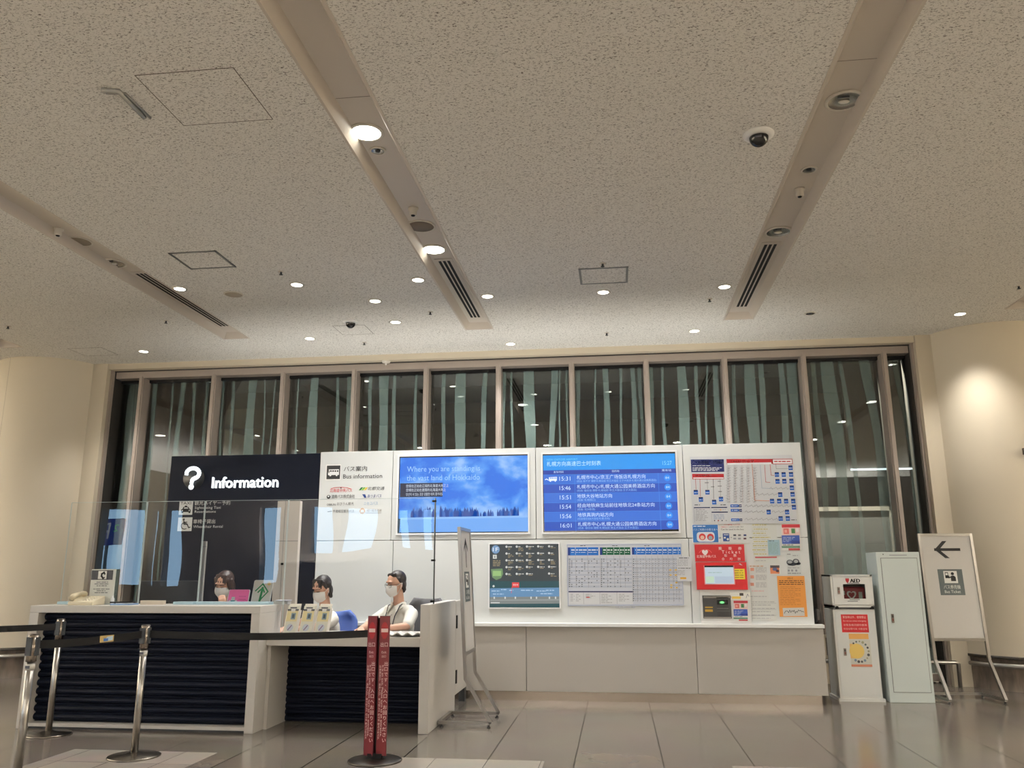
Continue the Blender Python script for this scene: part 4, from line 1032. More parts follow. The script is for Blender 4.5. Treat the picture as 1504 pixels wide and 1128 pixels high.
def grey_note(pr):
    for k, y in enumerate((834, 845, 856)): pr.rect(1102, y, 1107.5, y + 4.5, M((214, 150, 130), .6), 2); [pr.words(1110, y + q * 2, 1126, T_G, .6, 2, q) for q in range(4)]
    pr.words(1101, 831.5, 1121, M((190, 150, 120), .6), 1.4, 2); pr.words(1104, 868, 1122, M((226, 180, 180), .6), 1.2, 2); pr.words(1102, 876, 1126, T_G, .7, 2)
sheet('notice_sheet', 'pale notice with three small red icons to the right of the ticket machine', (1099.5, 829, 1129, 880), M((213, 216, 215), .6), grey_note, 'notice', 0.0035)
def low_note(pr):
    for k in range(6): pr.words(1105, 884 + k * 4.8, 1138 - k % 2 * 6, T_G, .7, 2, k)
    for k in range(3): pr.line([(1104, 886.5 + k * 9), (1140, 886 + k * 9)], .35, T_G, 2)
sheet('notice_sheet', 'lined white notice low on the wall between ticket machine and orange notice', (1103.5, 880.8, 1141, 911), M((214, 217, 214), .6), low_note, 'notice', 0.003)

# --- ticket machine let into the wall
tm_ = thing('ticket_machine', 'red and white ticket machine with touch screen let into the wall', 'ticket machine', onY(1060, 860, FY))
RDM = M((204, 26, 34), .4); RDH = M((190, 22, 32), .4); WT = M((240, 232, 232), .5)
mb = MB(); a = onY(1020, 800, FY); b = onY(1094, 824.5, FY); mb.box((a.x, FY - 0.012, b.z), (b.x, FY, a.z), RDH); pr = Print(mb, FY - 0.012)
for t_, x in (('乗', 1055), ('車', 1069.5), ('券', 1084)): pr.text(t_, x, 805.5, 5, WT, 5.4)
pr.text('T i c k e t', 1060, 810.8, 6.4, WT, 27)
for t_, x in (('车', 1063.5), ('票', 1077)): pr.text(t_, x, 816, 4.4, WT, 4.6)
for t_, x in (('승', 1060), ('차', 1071.5), ('권', 1083)): pr.text(t_, x, 821, 4.2, WT, 4.4)
pr.text('北海道中央バス', 1023, 817.2, 4.4, WT, 28.5); x, z = pr.P(1035.5, 811.8)
mb.text('♥', x, z, .055, WT, FY - .0136, 'C')
for k in range(8): a0 = PI * (1.1 + .8 * k / 8); a1 = a0 + .3; pr.line([(1036 + 9.5 * math.cos(a0), 814 + 7 * math.sin(a0)), (1036 + 9.5 * math.cos(a1), 814 + 7 * math.sin(a1))], .7, M((236, 120, 120), .5), 2)
mb.build('header_sign', tm_)
mb = MB(); a = onY(1021.5, 826, FY); b = onY(1098, 866, FY); mb.box((a.x, FY - 0.03, b.z), (b.x, FY, a.z), RDM)
pr = Print(mb, FY - 0.03); pr.rect(1077, 835.5, 1094.5, 850.8, M((246, 222, 70), .6), 2)
for k in range(4): pr.words(1079, 838 + k * 3.4, 1092, M((150, 120, 50), .6), 1, 3, k)
pr.quad([(1085, 828.4), (1087, 827.4), (1090.5, 830.4), (1088, 830)], WT, 2); mb.build('front_panel', tm_, bevel=0.003)
mb = MB(); pr = Print(mb, FY - 0.036); a = pr.P(1033.5, 830.5); b = pr.P(1080, 858.7)
mb.box((a[0], FY - 0.036, b[1]), (b[0], FY - 0.03, a[1]), M((226, 150, 150), .5)); pr.rect(1035, 832, 1078.5, 857.4, E((188, 205, 214), .95), 1); pr.rect(1034.5, 830.6, 1077, 833, BLACK, 2); pr.rect(1036.5, 846.6, 1049, 856, E((190, 214, 186), .95), 2); pr.rect(1050, 846.6, 1077, 856.4, E((176, 190, 204), .95), 2)
pr.words(1040, 841, 1060, E((150, 180, 170), .9), .9, 3); mb.build('touch_screen', tm_)
mb = MB(); a = onY(1027, 866, FY); b = onY(1104, 912, FY); mb.box((a.x, FY - 0.02, SHZ + 0.012), (b.x, FY, a.z), M((220, 220, 218), .4)); mb.build('cash_panel', tm_, bevel=0.003)
mb = MB(); pr = Print(mb, FY - 0.024); a = pr.P(1031.5, 874.5); b = pr.P(1075, 908.5); mb.box((a[0], FY - 0.024, b[1]), (b[0], FY - 0.02, a[1]), M((34, 34, 35), .35))
pr.rect(1033, 875.5, 1074, 878.5, M((120, 116, 110), .4), 1); pr.rect(1052, 877, 1072, 906, M((18, 18, 19), .3), 1); pr.rect(1053, 881, 1069, 888, BLACKG, 2); pr.rect(1053, 893, 1070, 894.2, M((90, 90, 90), .4), 3); pr.rect(1053, 897, 1072, 898, M((70, 70, 70), .4), 3)
pr.disc(1060.5, 884.8, 3.0, E((120, 255, 140), 1.4), 3, 1.4); pr.disc(1060.5, 884.8, 4.6, E((10, 90, 30), .9), 2.5, 2.4); pr.rect(1035.5, 891, 1047, 893, M((190, 150, 50), .5), 2); pr.rect(1035.5, 895, 1047, 898.5, M((190, 150, 50), .5), 2); pr.rect(1034, 906, 1074, 908, M((150, 146, 140), .35, .6), 2)
mb.build('cash_slot', tm_)
mb = MB(); pr = Print(mb, FY - 0.023); a = pr.P(1072, 870); b = pr.P(1102, 881); mb.box((a[0], FY - 0.023, b[1]), (b[0], FY - 0.02, a[1]), M((238, 238, 232), .6)); pr.rect(1075, 876, 1088, 879.5, M((236, 200, 90), .6), 1); pr.rect(1086, 871, 1092, 875, M((70, 66, 62), .6), 1); pr.line([(1096, 878), (1098, 872.5), (1100, 876)], .8, T_G, 1); mb.build('instruction_card', tm_)
sheet('leaflet', 'red and blue leaflet stuck below the touch screen beside the cash slot', (1076.5, 881.5, 1100.5, 912), PAPER, lambda pr: leaflet(pr, 1077.3, 882.3, 0.78), 'leaflet', 0.0245, base=0.0205)
# small card reader on the right edge of the wall
mb = MB(); a = onY(1204, 896, 8.74); mb.box((X_R + 0.008, 8.79, a.z - 0.12), (X_R + 0.03, 8.88, a.z + 0.02), BLACK); mb.box((X_R + 0.03, 8.80, a.z - 0.1), (X_R + 0.055, 8.87, a.z), M((70, 66, 62), .4)); mb.box((X_R, 8.82, a.z - .08), (X_R + 0.01, 8.85, a.z - .02), BLACK)
tag(mb.build('door_latch'), 'small black latch on the right end of the white display wall', 'latch')

# ================================================================== the counter
CY0, CT = 6.75, 0.995
LX0, LX1 = -5.03, -2.955
ct = thing('information_counter', 'high white information counter with dark navy ribbed front, on the left', 'counter', ((LX0 + LX1) / 2, 7.0, 0))
def ribs(mb, x0, x1, y, z0, z1, pitch=0.066, dep=0.03, m=SLAT):
    """half-round horizontal ribs"""
    n = int(round((z1 - z0) / pitch)); pitch = (z1 - z0) / n; pf = []
    for k in range(n):
        for j in range(7):
            a = PI * j / 6
            pf.append((y - dep * math.sin(a), z0 + k * pitch + pitch * (0.08 + 0.84 * (1 - math.cos(a)) / 2)))
        pf.append((y + 0.002, z0 + (k + 1) * pitch))
    vs = [(x0, p[0], p[1]) for p in pf] + [(x1, p[0], p[1]) for p in pf]; N_ = len(pf)
    mb.add(vs, [(i, i + N_, i + N_ + 1, i + 1) for i in range(N_ - 1)], m, smooth=False)
    mb.box((x0, y, z0), (x1, y + 0.02, z1), m)
mb = MB(); mb.box((LX0, CY0, CT - 0.06), (LX1, 7.20, CT), COUNTER); mb.build('worktop', ct, bevel=0.003)
for x0, x1 in ((LX0, LX0 + 0.085), (LX1 - 0.075, LX1)):
    mb = MB(); mb.box((x0, CY0, 0.0), (x1, 7.20, CT - 0.06), COUNTER); mb.build('side_panel', ct, bevel=0.003)
mb = MB(); ribs(mb, LX0 + 0.085, LX1 - 0.075, CY0 + 0.11, 0.05, CT - 0.062); mb.build('ribbed_front', ct)
mb = MB(); mb.box((LX0 + 0.085, CY0 + 0.01, 0.02), (LX1 - 0.075, CY0 + 0.14, 0.045), COUNTER); mb.box((LX0 + 0.085, CY0 + 0.04, 0.0), (LX1 - 0.075, CY0 + 0.14, 0.02), DARK); mb.build('bottom_rail', ct)
mb = MB(); mb.box((LX0 + 0.085, 7.18, 0.0), (LX1 - 0.075, 7.20, CT - 0.06), COUNTER); mb.build('back_panel', ct)
mb = MB(); mb.box((LX0 + 0.05, 7.205, 0.70), (LX1, 7.62, 0.73), COUNTER); mb.box((LX0 + 0.05, 7.205, 0), (LX0 + 0.09, 7.6, 0.70), COUNTER); mb.build('inner_desk', ct)

LZ = 0.742; PX0, PX1 = -1.628, -1.545
lc = thing('reception_desk', 'low white reception desk with recessed navy ribbed front beside the high counter', 'counter', (-2.29, 7.2, 0))
mb = MB(); mb.box((LX1 + 0.002, 6.905, LZ - 0.075), (PX0 - 0.002, 7.60, LZ), COUNTER); mb.build('worktop', lc, bevel=0.003)
mb = MB(); ribs(mb, LX1 + 0.03, PX0 - 0.002, 7.35, 0.0, LZ - 0.077, .05, .018); mb.build('ribbed_front', lc)
mb = MB(); mb.box((LX1 + 0.002, 6.95, 0), (LX1 + 0.03, 7.36, LZ - 0.077), COUNTER); mb.build('side_panel', lc)
ep = MB(); ep.box((PX0, 6.89, 0), (PX1, 8.0, CT + 0.01), COUNTER)
tag(ep.build('end_panel', bevel=0.004), 'tall plain white end panel closing the right side of the reception desk', 'panel')
sg = thing('swing_gate', 'low white swing gate with black hinges between end panel and display wall', 'gate', (-1.58, 8.3, 0))
mb = MB(); mb.box((-1.58, 8.02, 0.14), (-1.547, 8.62, CT), COUNTER); mb.build('leaf', sg, bevel=0.003)
for z in (0.3, 0.8):
    mb = MB(); mb.box((-1.547, 8.03, z - 0.06), (-1.538, 8.075, z + 0.06), BLACK); mb.build('hinge', sg)
mb = MB(); mb.box((-1.62, 8.59, 0), (-1.56, 8.68, 0.14), DARK); mb.build('floor_post', sg)

# partition standing behind the counter
pt = MB(); a = onY(408, 736, 7.66); b = onY(441, 736, 7.66)
pt.box((a.x, 7.66, 0), (b.x - 0.0, 7.72, a.z), M((196, 190, 182), .5)); pt.box((a.x + 0.078, 7.657, 0.6), (a.x + 0.082, 7.66, a.z), GREY); zz = onY(425, 795, 7.66).z; pt.box((a.x, 7.657, zz), (b.x, 7.66, zz + 0.005), GREY)
pt.box((a.x + 0.07, 7.652, 1.335), (a.x + 0.095, 7.66, 1.355), BLACK)
tag(pt.build('partition_panel', bevel=0.002), 'tall narrow beige partition panel rising behind the step between the two counters', 'partition')

# clear screens on the counter
ACR = clear_sheet('acrylic', (0.975, 0.985, 0.985), 1.62, 0.005, 1.1)
ACE = M((190, 205, 205), 0.25, 0.0, 0.0)
FOOT = M((168, 196, 208), 0.3)
def acrylic(name, x0, x1, z0, z1, label, feet=(), y=ACY, notch=False):
    t = thing(name, label, 'screen', ((x0 + x1) / 2, y, z0), 0, 'clear acrylic screens on the counter')
    xn, zn = (PX0 - .004, CT + .012) if notch else (x1, z0)
    mb = MB(); mb.add([(x0, y, z0), (xn, y, z0), (xn, y, zn), (x1, y, zn), (x1, y, z1), (x0, y, z1)] if notch else [(x0, y, z0), (x1, y, z0), (x1, y, z1), (x0, y, z1)], [(0, 1, 2, 3, 4, 5) if notch else (0, 1, 2, 3)], ACR); mb.build('pane', t)
    mb = MB(); e = 0.003
    for lo, hi in (((x0 - e, z0), (x0, z1)), ((x1, zn), (x1 + e, z1)), ((x0, z1), (x1, z1 + e))): mb.box((lo[0], y - e, lo[1]), (hi[0], y + e, hi[1]), ACE)
    mb.build('edge', t)
    for f0, f1 in feet:
        mb = MB(); mb.box((f0, y - 0.05, z0 - 0.0), (f1, y + 0.05, z0 + 0.024), FOOT); mb.build('foot', t, bevel=0.003)
    return t
def axx(px, py=860): return onY(px, py, ACY).x
aL, a2, a3, a4, aR = axx(92), axx(205), axx(292), axx(417), -1.56
ZT = onY(300, 736, ACY).z
acrylic('acrylic_screen', aL, a2 - 0.006, CT, ZT, 'clear acrylic counter screen behind the beige telephone', [(aL, aL + 0.16)])
acrylic('acrylic_screen', a2 + 0.006, a3 - 0.006, CT, ZT, 'clear acrylic counter screen in front of the dark monitor', [(a3 - 0.2, a3 - 0.02)])
acrylic('acrylic_screen', a3 + 0.006, a4 - 0.006, CT, ZT, 'clear acrylic counter screen in front of the dark-clad clerk with pink card', [(axx(293), axx(400))])
t = acrylic('acrylic_screen', a4 + 0.006, aR, LZ, ZT, 'wide clear acrylic screen over the low desk in front of the two white-shirted clerks', notch=True)
mb = MB(); mb.tube([(aR + 0.008, ACY, CT + .011), (aR + 0.008, ACY, ZT)], 0.005, DARK, 8)
for py in (736, 823, 883): z = onY(638, py, ACY).z; mb.box((aR - 0.02, ACY - 0.012, z - 0.008), (aR + 0.014, ACY + 0.012, z + 0.008), BLACK)
mb.build('edge_clamp', t)

# slim grey upright beside the monitor
up = MB(); a = onY(301, 795, 7.15)
up.box((a.x - 0.018, 7.135, CT), (a.x + 0.018, 7.165, a.z), M((150, 148, 146), .5)); up.box((a.x - 0.0185, 7.1345, a.z - 0.05), (a.x + 0.0185, 7.1655, a.z - 0.046), DARK); up.box((a.x - 0.05, 7.105, CT), (a.x + 0.05, 7.195, CT + 0.012), M((150, 148, 146), .5))
tag(up.build('upright_stand', bevel=0.004), 'slim grey upright stand on the counter between monitor and dark-haired clerk', 'stand')
# monitor (seen from behind)
mo = thing('monitor', 'dark computer monitor seen from behind on the left counter', 'monitor', (axx(247), 7.42, 0.73))
mb = MB(); a = onY(202, 853, 7.42); b = onY(291, 886, 7.42); mb.box((a.x, 7.42, 0.88), (b.x, 7.45, a.z), M((30, 33, 38), .45)); mb.build('back_shell', mo, bevel=0.008)
mb = MB(); mb.box((a.x + 0.01, 7.451, 0.9), (b.x - 0.01, 7.452, a.z - 0.01), BLACKG); mb.build('screen', mo)
mb = MB(); xm = (a.x + b.x) / 2; mb.box((xm - 0.03, 7.40, 0.75), (xm + 0.03, 7.42, 1.0), BLACK); mb.box((xm - 0.1, 7.36, 0.732), (xm + 0.1, 7.52, 0.75), BLACK); mb.build('stand', mo)

# telephone and its sign
ph = thing('telephone', 'beige desk telephone with handset at the left end of the counter', 'telephone', (axx(140), 6.92, CT))
BEI = M((214, 204, 178), .5); BEI2 = M((196, 186, 160), .5)
xp = axx(140, 880) + 0.02
mb = MB(); vs = [(xp - 0.11, 6.80, CT), (xp + 0.12, 6.80, CT), (xp + 0.12, 6.98, CT), (xp - 0.11, 6.98, CT), (xp - 0.11, 6.80, CT + 0.03), (xp + 0.12, 6.80, CT + 0.03), (xp + 0.12, 6.98, CT + 0.075), (xp - 0.11, 6.98, CT + 0.075)]
mb.add(vs, [(0, 3, 2, 1), (4, 5, 6, 7), (0, 1, 5, 4), (1, 2, 6, 5), (2, 3, 7, 6), (3, 0, 4, 7)], BEI); mb.build('body', ph, bevel=0.006)
mb = MB()
for r in range(4):
    for c in range(3):
        x = xp + 0.0 + c * 0.03; y = 6.83 + r * 0.033; z = CT + 0.03 + (y - 6.80) * 0.25
        mb.box((x, y, z), (x + 0.02, y + 0.02, z + 0.006), M((236, 230, 214), .5))
mb.build('keypad', ph)
mb = MB(); mb.tube([(xp - 0.075, 6.79, CT + 0.055), (xp - 0.075, 6.82, CT + 0.075), (xp - 0.075, 6.89, CT + 0.092), (xp - 0.075, 6.95, CT + 0.095), (xp - 0.075, 6.975, CT + 0.088)], 0.02, BEI2, 12, rs=[.026, .024, .017, .024, .026]); mb.build('handset', ph)
ps_ = thing('telephone_sign', 'upright card with a black and white telephone symbol standing behind the telephone', 'sign', (axx(150), 7.02, CT))
mb = MB(); a = onY(135, 836, 7.015); b = onY(166, 880, 7.015); mb.box((a.x, 7.015, CT), (b.x, 7.021, a.z), M((206, 208, 202), .6)); pr = Print(mb, 7.015)
pr.rect(135.3, 837.5, 165.3, 851.6, M((16, 20, 30), .5), 1); pr.rect(145, 838.7, 156.3, 850.4, PAPER, 2)
pr.line([(153, 840.8), (149.8, 843), (149.3, 846), (151.5, 849.3)], 2.4, BLACK, 3); pr.line([(153, 840.8), (154, 842.8)], 2.2, BLACK, 3); pr.line([(151.5, 849.3), (153.4, 848.4)], 1.6, BLACK, 3)
for k, (x0, x1) in enumerate(((142, 159), (139, 160), (142, 157), (137, 161), (142, 155), (139, 158))): pr.words(x0, 855 + k * 2.7 + (2 if k > 2 else 0), x1, T_D, 1.0, 2, k)
mb.build('card', ps_)
mb = MB(); mb.box((a.x + 0.02, 7.0, CT), (b.x - 0.02, 7.04, CT + 0.006), ACE); mb.build('foot', ps_)
# small things beside the telephone
bt = MB(); p = onY(165, 884, 6.98); T = Matrix.Translation((p.x, 6.98, CT)); bt.lathe([(0, 0), (0.016, 0), (0.016, 0.05), (0.008, 0.062), (0.008, 0.075), (0, 0.075)], WHITE2, 16, T)
tag(bt.build('bottle'), 'tiny white bottle on the counter right of the telephone', 'bottle')
tr_ = MB(); p = onY(185, 884, 6.95); tr_.box((p.x - 0.09, 6.86, CT + .0), (p.x + 0.09, 7.0, CT + 0.012), M((130, 160, 200), .4)); tr_.box((p.x - 0.05, 6.88, CT + 0.012), (p.x + 0.06, 6.97, CT + 0.02), PAPER)
tag(tr_.build('tray'), 'flat blue tray with papers on the counter between telephone and monitor', 'tray')
pn = MB(); pn.tube([(p.x - 0.08, 6.84, CT + 0.024), (p.x + 0.12, 6.9, CT + 0.024)], 0.006, BLACK, 8); tag(pn.build('pen'), 'black pen lying across the blue tray', 'pen')
bx_ = MB(); a = onY(208, 884, 7.0); b = onY(242, 884, 7.0); bx_.box((a.x, 6.98, CT), (b.x, 7.02, CT + 0.035), M((196, 186, 170), .6)); tag(bx_.build('box'), 'low beige box on the counter in front of the monitor', 'box')
# upright cards in front of the first clerk
def upright(name, px0, py0, px1, label, m, draw, lean=0.0, tilt=0.03):
    y = 7.108; a = onY(px0, py0, y); b = onY(px1, 889, y)
    mb = MB(); w = abs(b.x - a.x); h = a.z - (CT + 0.0); c = (a.x + b.x) / 2; X = Matrix.Translation((c, y, CT)) @ Matrix.Shear('XY', 4, (0, 0)) 
    X = Matrix(((1, 0, tilt, c), (0, 1, 0.2, y), (0, 0, 1, CT), (0, 0, 0, 1)))
    r = 0.015; P_ = []
    for cx, cz, a0 in ((w / 2 - r, h - r, 0), (-w / 2 + r, h - r, PI / 2)): P_ += [(cx + r * math.cos(a0 + k * PI / 8), cz + r * math.sin(a0 + k * PI / 8)) for k in range(5)]
    P_ += [(-w / 2, 0), (w / 2, 0)]
    mb.prism(P_, 0, 0.004, PAPER, X)
    mb.flat([(x * .94, .004 + z * .965) for x, z in P_], -0.0008, m, X)
    draw(mb, w, h, X); mb.box((c - w * .3, y, CT), (c + w * .3, y + 0.06, CT + 0.004), ACE)
    return tag(mb.build(name), label, 'card')
def pink(mb, w, h, X):
    TL = M((40, 150, 160), .6); mb.flat([(-w * .36, 0.005), (-w * .1, 0.005), (-w * .1, h * .26), (-w * .36, h * .26)], -.0016, TL, X); mb.flat([(-w * .32, h * .26), (-w * .14, h * .26), (-w * .16, h * .5), (-w * .3, h * .5)], -.0016, PAPER, X)
    mb.disc(-w * .38, h * .2, .011, -.002, PAPER, 14, X); mb.disc(-w * .08, h * .2, .011, -.002, PAPER, 14, X)
    for k in range(2): mb.flat([(w * .02, h * (.32 + .2 * k)), (w * .36, h * (.32 + .2 * k)), (w * .36, h * (.35 + .2 * k)), (w * .02, h * (.35 + .2 * k))], -.0016, M((190, 70, 120), .6), X)
upright('pink_card', 334, 866, 364, 'pink card with a small teal car standing in front of the first clerk', M((246, 112, 172), .6), pink)
def beginner(mb, w, h, X):
    G = M((20, 130, 70), .6); P_ = [(-w * .34, h * .56), (-w * .02, h * .84), (w * .3, h * .52), (w * .02, h * .24), (-w * .06, h * .12)]
    mb.line(P_, .011, -.0014, G, X); mb.line([(-w * .06, h * .12), (-w * .0, h * .66)], .02, -.0014, G, X); mb.line([(-w * .2, h * .5), (0, h * .68), (w * .12, h * .5)], .012, -.0016, G, X)
    mb.disc(w * .3, h * .86, .017, -.0014, M((226, 196, 120), .6), 16, X)
upright('white_card', 370, 852, 396, 'white card with a green leaf-shaped arrow standing beside the pink card', M((222, 216, 204), .6), beginner)
pb = MB(); a = onY(402, 884, 7.1); pb.box((a.x, 7.108, CT), (a.x + 0.12, 7.195, CT + 0.03), PAPER); pb.box((a.x + .01, 7.106, CT + .03), (a.x + 0.13, 7.19, CT + 0.036), M((200, 204, 220), .6))
tag(pb.build('paper_stack'), 'stack of white papers at the right end of the high counter', 'papers')
# leaflet holders
def holder(px, label):
    y = 6.925; p = onY(px, 924, y)
    t = thing('leaflet_holder', label, 'leaflet holder', (p.x, y, LZ), 0, 'leaflet holders on the low desk')
    w = 0.098; h = 0.262; ln = 0.2; X = Matrix(((1, 0, .07, 0), (0, 1, ln, 0), (0, 0, 1, 0), (0, 0, 0, 1)))
    CLR = M((226, 222, 212), .45)
    mb = MB(); mb.box((-w / 2 - .004, .028, 0), (w / 2 + .004, .032, h), CLR, X); mb.box((w / 2, -.004, 0), (w / 2 + .004, .06, h * .8), CLR, X); mb.box((-w / 2 - .004, -.004, 0), (-w / 2, .03, h * .8), CLR, X); mb.box((-w / 2, -.004, 0), (w / 2, .03, .004), CLR, X)
    mb.build('stand', t, world=False)
    mb = MB(); mb.box((-w / 2, .002, .004), (w / 2, .026, h * .94), M((226, 224, 212), .7), X); q = lambda x0, z0, x1, z1, m, l: mb.flat([(x0 * w, z0 * h), (x0 * w, z1 * h), (x1 * w, z1 * h), (x1 * w, z0 * h)], .002 - l * .0007, m, X)
    q(-.5, .04, .5, .94, M((222, 222, 210), .7), 1); q(-.5, .46, .5, .8, M((226, 214, 166), .7), 2); q(-.1, .52, .3, .72, M((130, 150, 160), .7), 3); q(.0, .56, .2, .68, M((60, 74, 84), .7), 4); q(-.5, .78, .5, .84, T_D, 2); q(-.18, .76, .2, .86, PAPER, 3)
    q(-.3, .86, .3, .9, T_D, 3)
    mb.disc(-.02 * w, .27 * h, .03, -.001, M((196, 204, 214), .7), 18, X); mb.line([(-.15 * w, .2 * h), (.1 * w, .33 * h)], .008, -.002, M((120, 90, 130), .7), X); q(-.42, .06, -.16, .1, M((130, 180, 205), .7), 3)
    mb.build('leaflet', t, world=False)
holder(424, 'white leaflet holder on the low desk, left one of three'); holder(447.5, 'white leaflet holder on the low desk, middle one of three'); holder(470, 'white leaflet holder on the low desk, right one of three nearest the blue chair')
fl = MB(); a = onY(571, 925, 6.98); n = 19; xs_ = [a.x + .0 + (PX0 - .01 - a.x) * k / n for k in range(n + 1)]
top = [(x, LZ + 0.028 + 0.011 * math.cos(k * 1.05)) for k, x in enumerate(xs_)]
for (x0, z0), (x1, z1) in zip(top, top[1:]):
    fl.add([(x0, 6.92, z0), (x1, 6.92, z1), (x1, 7.035, z1 + .004), (x0, 7.035, z0 + .004), (x0, 6.92, z0 - .006), (x1, 6.92, z1 - .006), (x1, 7.035, LZ), (x0, 7.035, LZ)], [(0, 1, 2, 3), (4, 7, 6, 5), (0, 4, 5, 1), (1, 5, 6, 2), (2, 6, 7, 3), (3, 7, 4, 0)], PAPER)
tag(fl.build('open_brochure'), 'wavy open white brochures on the low desk before the clerk with glasses', 'brochure')
# chairs
def chair(x, y, rz, m, label, hgt=0.98):
    t = thing('office_chair', label, 'chair', (x, y, 0), rz)
    mb = MB(); mb.box((-.22, -.22, .42), (.22, .22, .49), m); mb.build('seat', t, world=False, bevel=.03, seg=3)
    mb = MB(); nx, nz = 9, 7; vs = []
    for j in range(nz + 1):
        for i in range(nx + 1):
            u = i / nx * 2 - 1; v = j / nz; w = .21 * (1 - .25 * max(0, v - .75) * 4 * abs(u) ** 0); vs.append((u * w * (1 - .18 * (v > .9)), .23 + .06 * v - .07 * u * u, .56 + v * (hgt - .56)))
    fs = [(j * (nx + 1) + i, j * (nx + 1) + i + 1, (j + 1) * (nx + 1) + i + 1, (j + 1) * (nx + 1) + i) for j in range(nz) for i in range(nx)]
    mb.add(vs, fs, m, smooth=True); o = mb.build('backrest', t, world=False); md = o.modifiers.new('t', 'SOLIDIFY'); md.thickness = .035
    mb = MB(); mb.tube([(0, .2, .44), (0, .29, .5), (0, .30, .7)], .02, BLACK, 8); mb.build('back_support', t, world=False)
    mb = MB(); mb.tube([(0, 0, .1), (0, 0, .42)], .025, STEEL, 12); mb.build('post', t, world=False)
    mb = MB()
    for k in range(5):
        a = 2 * PI * k / 5; c, s = math.cos(a), math.sin(a); mb.tube([(0, 0, .1), (.26 * c, .26 * s, .07)], .02, BLACK, 8); mb.ell((.26 * c, .26 * s, .03), (.025, .025, .03), BLACK, seg=10, ring=6)
    mb.build('base', t, world=False)
chair(-2.70, 8.02, 0.5, M((84, 112, 186), .7), 'blue office chair behind the clerk with the bob haircut', .88)
chair(-1.98, 8.17, -0.25, M((84, 84, 88), .7), 'grey office chair behind the clerk with glasses', 1.0)

# ================================================================== barrier posts
def stanchion(x, y, label, arms, hh=0.897):
    t = thing('barrier_post', label, 'barrier post', (x, y, 0), 0, 'steel belt barrier posts')
    mb = MB(); mb.lathe([(0, 0), (.178, 0), (.18, .006), (.172, .012), (.06, .022), (.035, .03), (0, .03)], M((120, 114, 106), .25, .9), 40); mb.build('base', t, world=False)
    mb = MB(); mb.tube([(0, 0, .028), (0, 0, hh - .16)], .0245, STEEL, 20); mb.build('post', t, world=False)
    mb = MB(); mb.tube([(0, 0, hh - .165), (0, 0, hh - .008)], .031, M((150, 140, 130), .25, .95), 20); mb.lathe([(.031, hh - .008), (.029, hh), (0, hh)], M((90, 84, 78), .3, .8), 20)
    for a in (0, PI / 2, PI, PI * 1.5): mb.box((.026, -.016, hh - .13), (.037, .016, hh - .02), DARK, Matrix.Rotation(a, 4, 'Z'))
    mb.build('belt_head', t, world=False)
    mb = MB(); mb.tube([(0, 0, hh - .215), (0, 0, hh - .18)], .0262, M((206, 204, 198), .6), 20); mb.box((-.015, -.0268, hh - .206), (.015, -.0255, hh - .188), T_D); mb.build('tape_label', t, world=False)
    return t
NEAR, BACK, MIDP, REDP = (-3.64, 4.95), (-4.59, 6.55), (-3.437, 5.87), (-1.70, 5.93)
s_near = stanchion(*NEAR, 'steel barrier post nearest the viewer at the far left, its base cut off', 0, .90)
s_back = stanchion(*BACK, 'steel barrier post standing close to the ribbed counter at the left end', 0)
s_mid = stanchion(*MIDP, 'steel barrier post in the middle of the line, with its whole round base in view', 0)
def belt(p, q, parent, zc=.833, sag=.012, name='belt', zq=None):
    P, Q = Vector((p[0], p[1], 0)), Vector((q[0], q[1], 0)); d = (Q - P).normalized(); P += d * .034; Q -= d * .034
    n = 12; vs = []; nn = Vector((-d.y, d.x, 0)) * .0012
    for k in range(n + 1):
        u = k / n; c = P.lerp(Q, u); z = zc + ((zq or zc) - zc) * u - sag * 4 * u * (1 - u)
        for s in (1, -1): vs += [(c.x + s * nn.x, c.y + s * nn.y, z - .025), (c.x + s * nn.x, c.y + s * nn.y, z + .025)]
    fs = []
    for k in range(n):
        a = k * 4; b = a + 4; fs += [(a, b, b + 1, a + 1), (a + 3, b + 3, b + 2, a + 2), (a + 1, b + 1, b + 3, a + 3), (a, a + 2, b + 2, b)]
    mb = MB(); mb.add(vs, fs, BLACK); return mb, parent
mb, pa = belt(BACK, (-6.6, 5.5), s_back); mb.build('belt', pa)
mb, pa = belt(NEAR, MIDP, s_near)
o = mb.build('belt', pa)
mb, pa = belt(MIDP, REDP, s_mid, sag=.02, zq=.845); mb.build('belt', pa)
tg = MB(); c = Vector((-3.535, 5.49, .833)); d = (Vector(MIDP) - Vector(NEAR)).normalized(); ang = math.atan2(d.y, d.x)
X = Matrix.Translation(onY(158, 931, 5.49).lerp(c, .0)) if False else Matrix.Translation((NEAR[0] + (MIDP[0] - NEAR[0]) * .62, NEAR[1] + (MIDP[1] - NEAR[1]) * .62, .823)) @ Matrix.Rotation(ang, 4, 'Z')
tg.box((-.06, -.004, -.018), (.06, -.0015, .026), M((196, 170, 110), .6), X); tg.flat([(-.03, -.012), (.0, .016), (.05, .02), (.05, -.008)], -.0045, M((190, 215, 232), .6), X); tg.flat([(-.03, -.012), (-.03, .008), (.01, .006), (.01, -.012)], -.005, M((60, 110, 180), .6), X)
tg.build('belt_tag', s_near)

